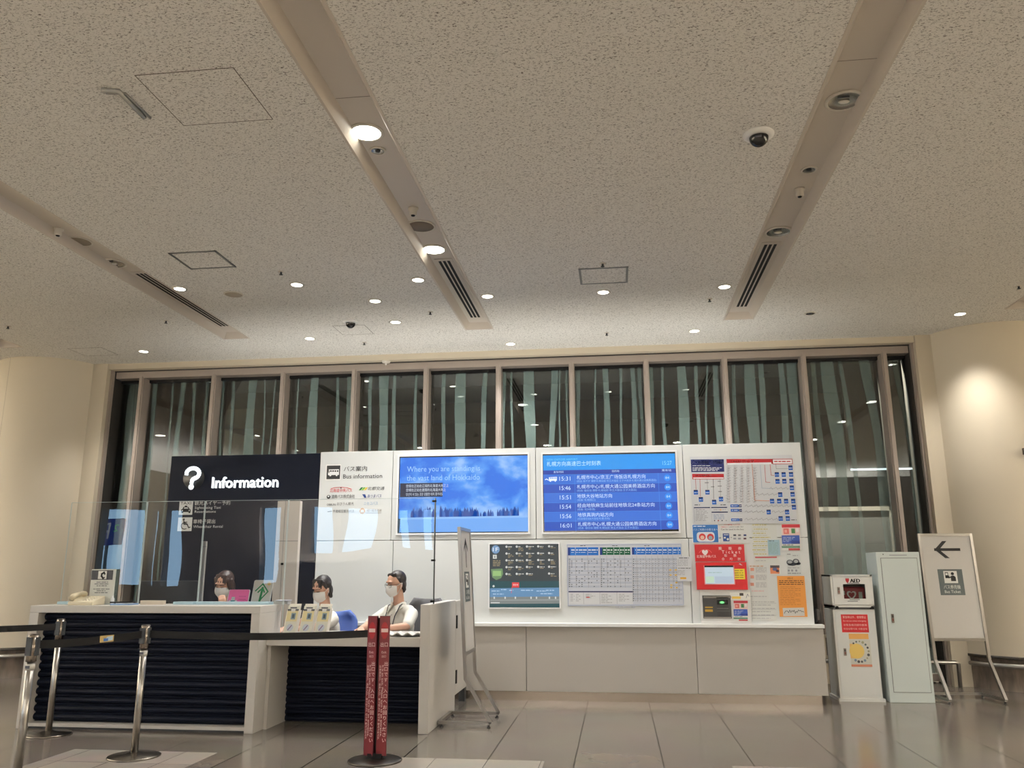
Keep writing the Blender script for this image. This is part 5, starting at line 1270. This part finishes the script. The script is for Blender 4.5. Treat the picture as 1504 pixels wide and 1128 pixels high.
# red exit pole
rp_ = thing('exit_pole', 'dark red exit pole of two narrow boards standing before the low desk', 'sign', (REDP[0], REDP[1], 0))
mb = MB(); mb.lathe([(0, 0), (.185, 0), (.187, .006), (.178, .012), (.06, .02), (0, .022)], M((70, 66, 62), .3, .7), 40); mb.build('base', rp_, world=False)
DR = M((84, 14, 22), .32); DR2 = M((104, 14, 25), .4); PK = M((226, 200, 196), .6)
BKT = MB(); BKT.box((-.02, .012, .015), (.02, .04, .95), BLACK); BKT.box((-.05, -.02, .018), (.05, .02, .05), BLACK); BKT.build('pole', rp_, world=False)
for sx_, ang in ((-1, -.16), (1, .16)):
    X = Matrix.Translation((sx_ * .043, -.005 if sx_ < 0 else 0.0, 0)) @ Matrix.Rotation(ang, 4, 'Z'); mb = MB(); w = .071; h0, h1 = .035, .965; yb = -.011
    mb.box((-w / 2, yb, h0), (w / 2, .011, h1), DR, X)
    mb.flat([(-w / 2 + .003, h0 + .01), (w / 2 - .003, h0 + .01), (w / 2 - .003, h1 - .005), (-w / 2 + .003, h1 - .005)], yb - .0006, DR2, X)
    mb.disc(0, .865, .026, yb - .0012, M((150, 12, 22), .4), 24, X, rz=.058); mb.flat([(-.024, .853), (.024, .853), (.024, .878), (-.024, .878)], yb - .0018, PK, X)
    mb.text('出口', 0, .77, .034, PK, yb - .0018, 'C', fit=.05, X=X); mb.text('Exit', 0, .718, .022, PK, yb - .0018, 'C', X=X); mb.text('出口', 0, .69, .017, PK, yb - .0018, 'C', X=X)
    z = .64
    for ch in '出口です、入口へお回りください':
        mb.text(ch, .018, z, .031, PK, yb - .0018, 'C', X=X); z -= .036
    Xr = X @ Matrix.Translation((0, 0, 0)) @ Matrix.Rotation(PI / 2, 4, 'Y')
    mb.text('It is an exit. Please turn to an entrance.', -.63, -.004, .02, PK, yb - .0018, 'L', fit=.47, X=Xr)
    mb.text('这里是出口，请走入口。출구입니다. 입구로 돌아가십시오.', -.63, -.022, .014, PK, yb - .0018, 'L', fit=.49, X=Xr)
    mb.build('sign_board', rp_, world=False)

# ================================================================== sign stands
SIGNP = M((192, 190, 186), .65)
def sign_stand(loc, rz, W_, label, draw, yb=.22, yt=.29, yr=.46, zt=1.645, zb=.385, zbar=.585):
    t = thing('sign_stand', label, 'sign', loc, rz)
    def lean(z): return yb + (yt - yb) * (z - zb) / (zt - zb)
    for s in (-1, 1):
        mb = MB(); mb.bar([(s * W_ / 2, lean(zt), zt), (s * W_ / 2, yb, zb), (s * W_ / 2, 0.0, .035)], .028, .028, STEEL); mb.bar([(s * W_ / 2, 0, .035), (s * W_ / 2, yr, .035)], .028, .026, STEEL); mb.build('leg', t, world=False)
        for y in (.02, yr - .02):
            mb = MB(); mb.lathe([(0, 0), (.016, 0), (.016, .008), (.007, .01), (.007, .024), (0, .024)], DARK, 12, Matrix.Translation((s * W_ / 2, y, 0))); mb.build('foot', t, world=False)
    mb = MB(); mb.box((-W_ / 2, yr - .014, .022), (W_ / 2, yr + .014, .048), STEEL); mb.build('base_bar', t, world=False)
    for z in (zt - .014, zbar):
        mb = MB(); mb.box((-W_ / 2 + .014, lean(z) - .014, z - .014), (W_ / 2 - .014, lean(z) + .014, z + .014), STEEL); mb.build('frame_bar', t, world=False)
    k = (yt - yb) / (zt - zb); X = Matrix(((1, 0, 0, 0), (0, 1, k, yb - k * zb), (0, 0, 1, 0), (0, 0, 0, 1)))
    mb = MB(); mb.box((-W_ / 2 + .014, -.006, zbar + .014), (W_ / 2 - .014, .006, zt - .028), SIGNP, X); draw(mb, X); mb.build('sign_board', t, world=False)
    return t
SGN = M((74, 84, 84), .6)
def ticket_sign(mb, X, cx=-.0, cz=1.15, s=1.0, arrow='L', az=1.48):
    y = -.0068
    if arrow == 'L':
        mb.line([(-.115, az), (.125, az)], .028, y, BLACK, X); mb.flat([(-.125, az), (-.035, az + .088), (.01, az + .088), (-.078, az), (.02, az - .088), (-.026, az - .088)], y - .0004, BLACK, X)
    else:
        mb.line([(0, az - .12), (0, az + .1)], .028, y, BLACK, X); mb.flat([(0, az + .13), (-.088, az + .04), (-.088, az), (0, az + .085), (.088, az), (.088, az + .04)], y - .0004, BLACK, X)
    mb.flat([(cx - .125 * s, cz - .13 * s), (cx + .125 * s, cz - .13 * s), (cx + .125 * s, cz + .13 * s), (cx - .125 * s, cz + .13 * s)], y, SGN, X)
    mb.flat([(cx - .068, cz - .01), (cx + .068, cz - .01), (cx + .068, cz + .112), (cx - .068, cz + .112)], y - .0006, PAPER, X)
    mb.flat([(cx - .055, cz + .04), (cx - .022, cz + .04), (cx - .022, cz + .1), (cx - .055, cz + .1)], y - .0012, BLACK, X); mb.flat([(cx - .05, cz + .07), (cx - .028, cz + .07), (cx - .028, cz + .092), (cx - .05, cz + .092)], y - .0016, PAPER, X)
    mb.disc(cx + .022, cz + .085, .016, y - .0012, BLACK, 16, X); mb.flat([(cx + .0, cz + .01), (cx + .05, cz + .01), (cx + .05, cz + .05), (cx + .035, cz + .066), (cx + .01, cz + .066), (cx - .0, cz + .05)], y - .0012, BLACK, X); mb.line([(cx + .005, cz + .052), (cx - .018, cz + .045), (cx - .02, cz + .06)], .012, y - .0012, BLACK, X)
    mb.text('バス券売機', cx, cz - .048, .044, PAPER, y - .0012, 'C', fit=.17, X=X); mb.text('Bus Ticket', cx, cz - .095, .042, PAPER, y - .0012, 'C', fit=.16, X=X)
def right_draw(mb, X): ticket_sign(mb, X)
sign_stand((3.44, 8.955, 0), .09, .535, 'steel sign stand with a left arrow and bus ticket pictogram beside the tall cabinet', right_draw)
def left_draw(mb, X): ticket_sign(mb, X, 0, 1.14, 1.0, 'U', 1.44)
sign_stand((-1.085, 7.47, 0), PI / 2, .49, 'steel sign stand seen edge-on in front of the display wall, by the end panel', left_draw, zt=1.655, yt=.29, yr=.44)

# ================================================================== cabinets
AW = M((226, 227, 224), .35); AW2 = M((220, 223, 221), .35)
ax0, ax1, ay = 2.165, 2.575, 9.01
ad = thing('defibrillator_cabinet', 'white AED cabinet with a window above and red notice on its lower door', 'cabinet', ((ax0 + ax1) / 2, ay + .2, 0))
mb = MB(); mb.box((ax0, ay, .03), (ax1, ay + .36, .885), AW); mb.build('lower_body', ad, bevel=.004)
mb = MB(); mb.box((ax0 - .015, ay - .015, 0), (ax1 + .02, ay + .37, .03), AW); mb.build('plinth', ad)
zc = .905
mb = MB(); d = .014
mb.box((ax0, ay - d, zc), (ax1, ay + .36, zc + .02), AW); mb.box((ax0, ay - d, 1.21), (ax1, ay + .36, 1.228), AW); mb.box((ax0, ay - d, zc), (ax0 + .02, ay + .36, 1.228), AW); mb.box((ax1 - .02, ay - d, zc), (ax1, ay + .36, 1.228), AW); mb.box((ax0, ay + .34, zc), (ax1, ay + .36, 1.228), AW)
mb.box((ax0 + .005, ay - .005, .885), (ax1 - .005, ay + .35, .905), M((60, 60, 60), .5)); mb.build('upper_body', ad)
mb = MB(); mb.box((ax0 + .022, ay - d - .004, zc + .024), (ax1 - .022, ay + .0, zc + .085), AW); mb.box((ax0 + .022, ay - d - .004, 1.135), (ax1 - .022, ay, 1.205), AW); mb.box((ax0 + .022, ay - d - .004, zc + .085), (ax0 + .12, ay, 1.135), AW); mb.box((ax1 - .075, ay - d - .004, zc + .085), (ax1 - .022, ay, 1.135), AW)
yb = ay - d - .0046; [mb.text('AED', ax0 + .19 + q * .0022, 1.168 + (q % 2) * .001, .052, BLACK, yb - q * .0002, 'L', fit=.094) for q in range(4)]; mb.text('♥', ax0 + .165, 1.168, .05, M((170, 20, 34), .5), yb, 'C', fit=.036)
for x0, x1, z in ((.16, .28, 1.143), (.17, .27, zc + .075), (.15, .25, zc + .06)): mb.flat([(ax0 + x0, z - .003), (ax0 + x1, z - .003), (ax0 + x1, z + .003), (ax0 + x0, z + .003)], yb, T_D)
mb.build('upper_door', ad)
mb = MB(); mb.box((ax0 + .12, ay - .006, zc + .085), (ax1 - .075, ay - .002, 1.135), clear_sheet('cabinet_glass', (.9, .92, .92), 1.45)); mb.build('window', ad)
def latch(x, z, y, parent, h=.07):
    mb = MB(); mb.box((x - .012, y - .006, z - h / 2), (x + .012, y, z + h / 2), M((140, 132, 124), .3, .8)); mb.box((x - .007, y - .01, z - h * .3), (x + .007, y - .006, z + .0), M((120, 70, 60), .4)); mb.box((x - .007, y - .009, z + .006), (x + .007, y - .006, z + h * .36), M((60, 56, 52), .4)); mb.build('latch', parent)
latch(ax0 + .072, 1.07, ay - d - .004, ad); latch(ax0 + .085, .47, ay - .004, ad)
mb = MB(); mb.box((ax0 + .02, ay - .004, .05), (ax1 - .02, ay, .865), AW2); yb = ay - .0046
mb.flat([(ax0 + .075, .66), (ax0 + .335, .66), (ax0 + .335, .835), (ax0 + .075, .835)], yb, M((190, 18, 28), .5))
for k, (s_, w_, h_) in enumerate((('緊急時以外、使用禁止', .225, .026), ('Do not use unless emergency', .225, .022), ('非緊急情况請勿使用', .225, .022), ('비상상황이외 사용금지', .225, .022))): mb.text(s_, ax0 + .205, .808 - k * .038, h_, M((240, 214, 210), .6), yb - .0006, 'C', fit=w_)
mb.flat([(ax0 + .135, .595), (ax0 + .325, .595), (ax0 + .325, .648), (ax0 + .135, .648)], yb, M((224, 168, 92), .6)); mb.flat([(ax0 + .135, .34), (ax0 + .335, .34), (ax0 + .335, .59), (ax0 + .135, .59)], yb, M((206, 206, 196), .6)); mb.flat([(ax0 + .135, .33), (ax0 + .335, .33), (ax0 + .335, .352), (ax0 + .135, .352)], yb - .0006, M((206, 130, 100), .6))
mb.disc(ax0 + .2, .48, .072, yb - .0006, M((232, 200, 110), .6), 24); mb.flat([(ax0 + .135, .41), (ax0 + .19, .41), (ax0 + .19, .55), (ax0 + .135, .55)], yb - .0004, M((230, 186, 110), .6))
R = random.Random(8)
for k in range(13): a = 2.2 - k * .36; mb.disc(ax0 + .225 + .088 * math.cos(a), .475 + .098 * math.sin(a), R.uniform(.008, .015), yb - .0012, R.choice((M((70, 90, 90), .6), M((150, 150, 120), .6), M((110, 130, 150), .6), M((60, 60, 60), .6))), 8)
mb.build('lower_door', ad)
for x in (ax0 + .04, ax1 - .03):
    mb = MB(); mb.prism([(x - .02, .888), (x + .02, .888), (x + .014, .915), (x - .002, .918)], ay - .02, ay - .0, BLACK); mb.build('corner_clip', ad)
ab = thing('defibrillator', 'dark red defibrillator bag with a white heart inside the cabinet window', 'defibrillator', ((ax0 + ax1) / 2 + .02, ay + .12, zc + .02))
mb = MB(); mb.box((ax0 + .10, ay + .06, zc + .02), (ax1 - .05, ay + .17, zc + .2), M((160, 22, 38), .6)); mb.build('bag', ab, bevel=.025, seg=3)
mb = MB(); mb.text('♥', (ax0 + ax1) / 2 + .01, zc + .115, .085, PAPER, ay + .0588, 'C'); mb.text('♥', (ax0 + ax1) / 2 + .01, zc + .117, .055, M((150, 20, 36), .6), ay + .058, 'C'); mb.build('heart_mark', ab)
mb = MB(); mb.box((ax1 - .125, ay + .056, zc + .07), (ax1 - .09, ay + .06, zc + .15), M((190, 190, 180), .6)); mb.box((ax0 + .13, ay + .056, zc + .12), (ax0 + .15, ay + .06, zc + .16), PAPER); mb.build('label_card', ab)
tx0, tx1, ty = 2.63, 3.052, 8.975
tc = thing('tall_cabinet', 'tall narrow plain white steel cabinet between AED cabinet and sign stand', 'cabinet', ((tx0 + tx1) / 2, ty + .18, 0))
GW = M((204, 214, 212), .28)
mb = MB(); mb.box((tx0, ty, 0), (tx1, ty + .36, 1.452), GW); mb.build('body', tc, bevel=.004)
mb = MB(); mb.box((tx0 + .045, ty - .004, .10), (tx1 - .03, ty, 1.39), GW); mb.box((tx0 + .04, ty - .001, .095), (tx1 - .025, ty - .0002, 1.395), M((110, 114, 112), .6)); mb.flat([(tx0 + .13, 1.418), (tx0 + .3, 1.418), (tx0 + .3, 1.426), (tx0 + .13, 1.426)], ty - .0008, T_G); mb.disc(tx0 + .07, 1.43, .006, ty - .001, DARK, 10); mb.build('door', tc)
latch(tx0 + .10, .80, ty - .004, tc, .085)

# small bracket sign at the right-hand column
ws = MB(); p = onY(1499, 664, 9.70); ws.box((p.x, 9.62, p.z - .035), (p.x + .16, 9.66, p.z + .035), M((52, 40, 30), .5)); ws.flat([(p.x + .014, p.z - .024), (p.x + .15, p.z - .024), (p.x + .15, p.z + .0), (p.x + .014, p.z + .0)], 9.619, M((236, 210, 170), .5)); ws.flat([(p.x + .014, p.z + .012), (p.x + .15, p.z + .012), (p.x + .15, p.z + .02), (p.x + .014, p.z + .02)], 9.619, M((226, 196, 150), .5)); ws.box((p.x + .06, 9.66, p.z - .01), (p.x + .08, 9.76, p.z + .01), DARK)
tag(ws.build('bracket_sign'), 'tiny dark bracket sign on the right-hand round column at the picture edge', 'sign')

# ================================================================== the three clerks
def remesh(mb, name, parent, vox, smooth=4, fac=0.5):
    o = mb.build(name, parent, world=False)
    md = o.modifiers.new('r', 'REMESH'); md.mode = 'VOXEL'; md.voxel_size = vox; md.use_smooth_shade = True
    md = o.modifiers.new('s', 'SMOOTH'); md.iterations = smooth; md.factor = fac
    dg = bpy.context.evaluated_depsgraph_get(); dg.update()
    me = bpy.data.meshes.new_from_object(o.evaluated_get(dg), depsgraph=dg)
    o.modifiers.clear(); old = o.data; o.data = me; bpy.data.meshes.remove(old); me.name = name
    for m in mb.mats[:1]:
        me.materials.clear(); me.materials.append(m)
    return o
def RZ(a): return Matrix.Rotation(a, 4, 'Z')
def hand(mb, wrist, d, up, m, curl=0.5, side=1):
    """palm and five separate bent fingers; d = pointing direction, up = back of the hand"""
    d = Vector(d).normalized(); up = Vector(up); up = (up - d * up.dot(d)).normalized(); s = d.cross(up) * side
    w = Vector(wrist); c = w + d * .045
    for k in (-1.2, -.4, .4, 1.2): mb.cap(w + s * .010 * k, .016, w + d * .078 + s * .019 * k, .0125, m, n=10)
    for k, L in ((-1.5, .062), (-.5, .074), (.5, .07), (1.5, .054)):
        p = w + d * .08 + s * .017 * k; a = 0.25 * curl; dd = d.copy()
        for q, (l, r) in enumerate(((.45, .0088), (.32, .008), (.25, .0072))):
            a = curl * (.5 + q * .75); dd = (d * math.cos(a) - up * math.sin(a)); p2 = p + dd * L * l; mb.cap(p, r, p2, r * .92, m, n=8); p = p2
    p = w + d * .025 - s * .026; p2 = p + (d * .6 - s * .75 - up * .25).normalized() * .034; p3 = p2 + (d * .9 - s * .2 - up * .35).normalized() * .03
    mb.cap(w + d * .02 - s * .01, .015, p, .0125, m, n=8); mb.cap(p, .0115, p2, .0098, m, n=8); mb.cap(p2, .0096, p3, .008, m, n=8)
def person(label, loc, sh, hc, tyaw, head, arms, skin, hairc, shirt, hair, glasses=False, lanyard=False, sleeve=.55, collar=True):
    """seated clerk; local z is height over the floor; sh = shoulder height, hc = head centre, head = (yaw, pitch, roll)"""
    t = thing('person', label, 'person', (loc[0], loc[1], 0))
    HX = Matrix.Translation(hc) @ RZ(head[0]) @ Matrix.Rotation(head[1], 4, 'X') @ Matrix.Rotation(head[2], 4, 'Y')
    TX = RZ(tyaw)
    SK = M(skin, .55); SH = M(shirt, .8); HR = M(hairc, .4)
    V = lambda p: TX @ Vector(p)
    b = MB()
    b.ell((0, .006, .035), (.070, .088, .088), SK, HX); b.ell((0, -.012, -.03), (.060, .070, .078), SK, HX); b.ell((0, -.034, -.078), (.036, .038, .034), SK, HX)
    b.cap((0, -.078, .012), .009, (0, -.098, -.022), .0125, SK, HX); b.ell((0, -.078, .034), (.05, .012, .012), SK, HX)
    for s in (-1, 1): b.ell((s * .070, .012, -.008), (.009, .018, .030), SK, HX); b.ell((s * .038, -.048, -.018), (.024, .022, .022), SK, HX); b.cap((s * .012, -.086, -.026), .0065, (s * .013, -.086, -.025), .0065, SK, HX)
    b.cap((0, -.074, -.058), .012, (0, -.076, -.056), .012, SK, HX)
    neck0 = V((0, .015, sh + .0)); nk = HX @ Vector((0, .02, -.06)); b.cap(neck0, .056, nk, .048, SK)
    b.ell(V((0, .01, sh - .17)), (.142, .092, .19), SK, ); b.ell(V((0, .0, .60)), (.135, .105, .16), SK)
    b.cap(V((-.125, .015, sh - .045)), .052, V((.125, .015, sh - .045)), .052, SK)
    J = {}
    for s, key in ((-1, 'R'), (1, 'L')):
        S = V((s * .158, .01, sh - .065)); e, w_, hd, up, cu = arms[key]; Ev = Vector(e); Wv = Vector(w_); J[key] = (S, Ev, Wv)
        b.cap(S, .047, Ev, .036, SK); b.cap(Ev, .036, Wv, .025, SK); hand(b, Wv, hd, up, SK, cu, s)
        K = V((s * .10, -.31, .50)); b.cap(V((s * .08, .0, .52)), .082, K, .06, SK); A = V((s * .10, -.27, .10)); b.cap(K, .056, A, .036, SK); b.cap(A + Vector((0, 0, -.05)), .036, A + V((0, -.12, -.065)), .026, SK)
    remesh(b, 'body', t, .0068, 3)
    c = MB()
    c.ell(V((0, .008, sh - .18)), (.158, .112, .20), SH); c.ell(V((0, .0, .62)), (.152, .122, .15), SH); c.ell(V((0, .004, sh - .30)), (.15, .112, .16), SH)
    c.cap(V((-.12, .015, sh - .042)), .062, V((.12, .015, sh - .042)), .062, SH); c.cap(V((0, .02, sh - .03)), .075, V((0, .02, sh + .012)), .062, SH)
    for key in 'RL':
        S, Ev, Wv = J[key]; q = S.lerp(Ev, sleeve) if sleeve <= 1 else Ev
        c.cap(S, .062, q, .054, SH)
        if sleeve > 1: c.cap(Ev, .05, Ev.lerp(Wv, .8), .038, SH)
    remesh(c, 'shirt', t, .0085, 4)
    p_ = MB(); TR = M((34, 38, 52), .8)
    for s in (-1, 1): p_.cap(V((s * .08, .0, .52)), .098, V((s * .10, -.31, .50)), .074, TR); p_.cap(V((s * .10, -.31, .50)), .07, V((s * .10, -.27, .10)), .055, TR)
    p_.ell(V((0, .01, .53)), (.16, .125, .10), TR); remesh(p_, 'trousers', t, .012, 3)
    sh_ = MB()
    for s in (-1, 1): sh_.cap(V((s * .10, -.27, .042)), .042, V((s * .10, -.41, .034)), .034, BLACK)
    remesh(sh_, 'shoes', t, .012, 2)
    if collar:
        k = MB(); cb = V((0, .012, sh + .035))
        for s in (-1, 1):
            pts = [V((s * .062, .03, sh + .05)), V((s * .064, -.02, sh + .045)), V((s * .022, -.072, sh + .012)), V((s * .055, -.098, sh - .045)), V((s * .088, -.06, sh - .005)), V((s * .086, .02, sh + .012))]
            k.add(pts + [p + V((s * -.004, .012, -.004)) for p in pts], [(0, 1, 2, 3, 4, 5), (11, 10, 9, 8, 7, 6)] + [(i, i + 6, (i + 1) % 6 + 6, (i + 1) % 6) for i in range(6)], SH)
        k.add([V((-.062, .03, sh + .05)), V((.062, .03, sh + .05)), V((.086, .02, sh + .012)), V((-.086, .02, sh + .012)), V((0, .075, sh + .055)), V((0, .1, sh + .02))], [(0, 4, 5, 3), (4, 1, 2, 5)], SH)
        k.build('collar', t, world=False)
        bt_ = MB()
        for q in range(4):
            z = sh - .07 - q * .08; bt_.ell(V((0.004, -.1 - .006 * math.sin(q), z)), (.006, .004, .006), M((190, 186, 178), .4), seg=8, ring=5)
        bt_.box((.04, -.122, sh - .17), (.105, -.092, sh - .165), M((196, 192, 184), .8), TX)
        bt_.build('buttons', t, world=False)
    h = MB(); hair(h, HR, HX); remesh(h, 'hair', t, .0055, 2, .4)
    ey = MB(); DK = M((30, 22, 20), .5)
    for s in (-1, 1):
        ey.tube([HX @ Vector((s * .014, -.0845, .006)), HX @ Vector((s * .027, -.0875, .0035)), HX @ Vector((s * .043, -.077, .005))], .0026, DK, 6); ey.tube([HX @ Vector((s * .012, -.088, .026)), HX @ Vector((s * .028, -.0885, .031)), HX @ Vector((s * .05, -.072, .026))], .0024, M(hairc, .6), 6)
    ey.build('eyes_and_brows', t, world=False)
    mk = MB(); MW = M((226, 224, 220), .75); nu, nv_ = 14, 10; vs = []
    for j in range(nv_ + 1):
        v = j / nv_; z = .004 - v * .112
        for i in range(nu + 1):
            u = i / nu * 2 - 1; a = u * 1.28; sv = math.sin(PI * min(1, v * 1.05))
            rx = .069 + .010 * sv - .012 * v; ry = .087 + .016 * sv - .022 * max(0, v - .6) / .4 * 1.0
            ridge = .016 * math.exp(-(u / .28) ** 2) * (1 - v * .55) 
            zz = z - (.012 * (1 - v)) * (u * u) + .022 * v * u * u
            vs.append(HX @ Vector((rx * math.sin(a), -.012 - (ry + ridge - .012) * math.cos(a), zz)))
    fs = [(j * (nu + 1) + i, j * (nu + 1) + i + 1, (j + 1) * (nu + 1) + i + 1, (j + 1) * (nu + 1) + i) for j in range(nv_) for i in range(nu)]
    mk.add(vs, fs, MW, smooth=True)
    for s in (0, nu):
        sg_ = -1 if s == 0 else 1; ear = HX @ Vector((sg_ * .080, .022, .012)); mk.tube([vs[s], (vs[s] + ear) / 2 + HX.to_3x3() @ Vector((sg_ * .006, 0, .004)), ear], .0022, MW, 6); mk.tube([vs[nv_ * (nu + 1) + s], (vs[nv_ * (nu + 1) + s] + ear) / 2 + HX.to_3x3() @ Vector((sg_ * .008, 0, 0)), ear], .0022, MW, 6)
    mk.build('face_mask', t, world=False)
    if glasses:
        g = MB(); GM = M((60, 56, 54), .3, .7)
        for s in (-1, 1):
            pts = [HX @ Vector((s * .033 + .022 * math.cos(a), -.100 + .012 * abs(s * .033 + .022 * math.cos(a)) / .05, .002 + .019 * math.sin(a))) for a in [2 * PI * k / 16 for k in range(17)]]
            g.tube(pts, .0016, GM, 6); g.tube([HX @ Vector((s * .055, -.088, .006)), HX @ Vector((s * .074, -.03, .008)), HX @ Vector((s * .077, .02, .004))], .0018, GM, 6)
        g.tube([HX @ Vector((-.012, -.101, .006)), HX @ Vector((.012, -.101, .006))], .0016, GM, 6); g.build('glasses', t, world=False)
    if lanyard:
        l = MB(); pts = [V((s * x, y, sh + z)) for s, seq in ((-1, [(.004, -.128, -.30), (.03, -.128, -.2), (.055, -.114, -.08), (.07, -.06, .012), (.06, .04, .045)]), (1, [(.06, .04, .045), (.07, -.06, .012), (.055, -.114, -.08), (.03, -.128, -.2), (.004, -.128, -.30)])) for x, y, z in seq]
        l.tube(pts, .0048, M((26, 30, 46), .7), 8); l.build('lanyard', t, world=False)
        l = MB(); l.box((-.03, -.136, sh - .39), (.03, -.130, sh - .30), PAPER, TX); l.build('badge', t, world=False)
    return t
def hair_long(h, m, X):
    h.ell((0, .022, .048), (.079, .092, .088), m, X); h.ell((0, .062, -.03), (.078, .05, .095), m, X)
    for s in (-1, 1):
        h.cap((s * .07, .005, .05), .022, (s * .078, .012, -.06), .022, m, X); h.cap((s * .078, .02, -.05), .024, (s * .07, .03, -.13), .018, m, X); h.cap((s * .066, -.04, .07), .016, (s * .07, -.028, -.02), .011, m, X)
        for k in range(3): h.cap((s * (.010 + k * .018), -.04, .10), .014, (s * (.012 + k * .021), -.0795 + k * .005, .044 - k * .006), .0055, m, X)
    h.cap((0, .07, -.05), .05, (0, .075, -.13), .04, m, X)
def hair_bob(h, m, X):
    h.ell((0, .024, .046), (.078, .09, .086), m, X); h.ell((0, .058, -.02), (.074, .05, .08), m, X)
    for s in (-1, 1):
        h.cap((s * .066, .03, .05), .024, (s * .07, .034, -.075), .018, m, X); h.cap((s * .062, -.03, .08), .016, (s * .072, -.012, .02), .010, m, X)
        for k in range(3): h.cap((s * (.010 + k * .018), -.04, .10), .014, (s * (.016 + k * .02), -.0785 + k * .006, .046 - k * .008), .0055, m, X)
    h.cap((-.074, -.02, .03), .012, (-.072, -.02, -.07), .009, m, X)
    h.ell((.02, .06, .11), (.022, .014, .012), m, X)
def hair_short(h, m, X):
    h.ell((0, .026, .05), (.077, .088, .084), m, X); h.ell((0, .062, .0), (.066, .042, .07), m, X); h.cap((-.04, -.038, .092), .02, (.04, -.038, .096), .022, m, X)
    for s in (-1, 1): h.cap((s * .068, .0, .06), .014, (s * .070, .012, .02), .009, m, X); h.cap((s * .06, .05, .0), .018, (s * .052, .062, -.055), .014, m, X)
    h.cap((0, .08, -.02), .03, (0, .078, -.065), .024, m, X)
SKIN = (212, 166, 142)
# the clerk in dark clothes holds one hand up to her mask
person('seated dark-clad person with shoulder-length brown hair and white mask, hand raised to the chin', (-3.69, 7.66), .925, (-.03, -.02, 1.15), -.25, (-.12, .28, .1),
       {'R': ((-.2, -.17, .77), (-.12, -.34, .753), (.3, -1, 0), (0, 0, 1), .35), 'L': ((.17, -.18, .775), (.06, -.185, .95), (-.3, .05, 1), (.35, -1, .1), .9)}, SKIN, (50, 33, 31), (26, 27, 32), hair_long, sleeve=1.5, collar=False)
person('person in white shirt with dark bob and white mask, head bowed behind the leaflet holders', (-2.79, 7.83), .895, (-.02, -.03, 1.108), -.75, (-.42, .32, .06),
       {'R': ((-.26, -.05, .785), (-.26, -.28, .764), (0, -1, 0), (0, 0, 1), .35), 'L': ((.08, -.24, .785), (-.12, -.34, .764), (-1, -.3, 0), (0, 0, 1), .35)}, SKIN, (30, 25, 25), (222, 219, 210), hair_bob)
person('seated person in short-sleeved white shirt with short hair, glasses, mask and dark lanyard', (-2.085, 7.90), .945, (-.02, -.03, 1.15), -.42, (-.72, .12, 0),
       {'R': ((-.24, -.16, .785), (-.24, -.38, .764), (.3, -1, 0), (0, 0, 1), .35), 'L': ((.15, -.22, .782), (-.06, -.37, .764), (-1, -.4, 0), (0, 0, 1), .35)}, SKIN, (34, 28, 28), (224, 221, 212), hair_short, sleeve=.86, glasses=True, lanyard=True)
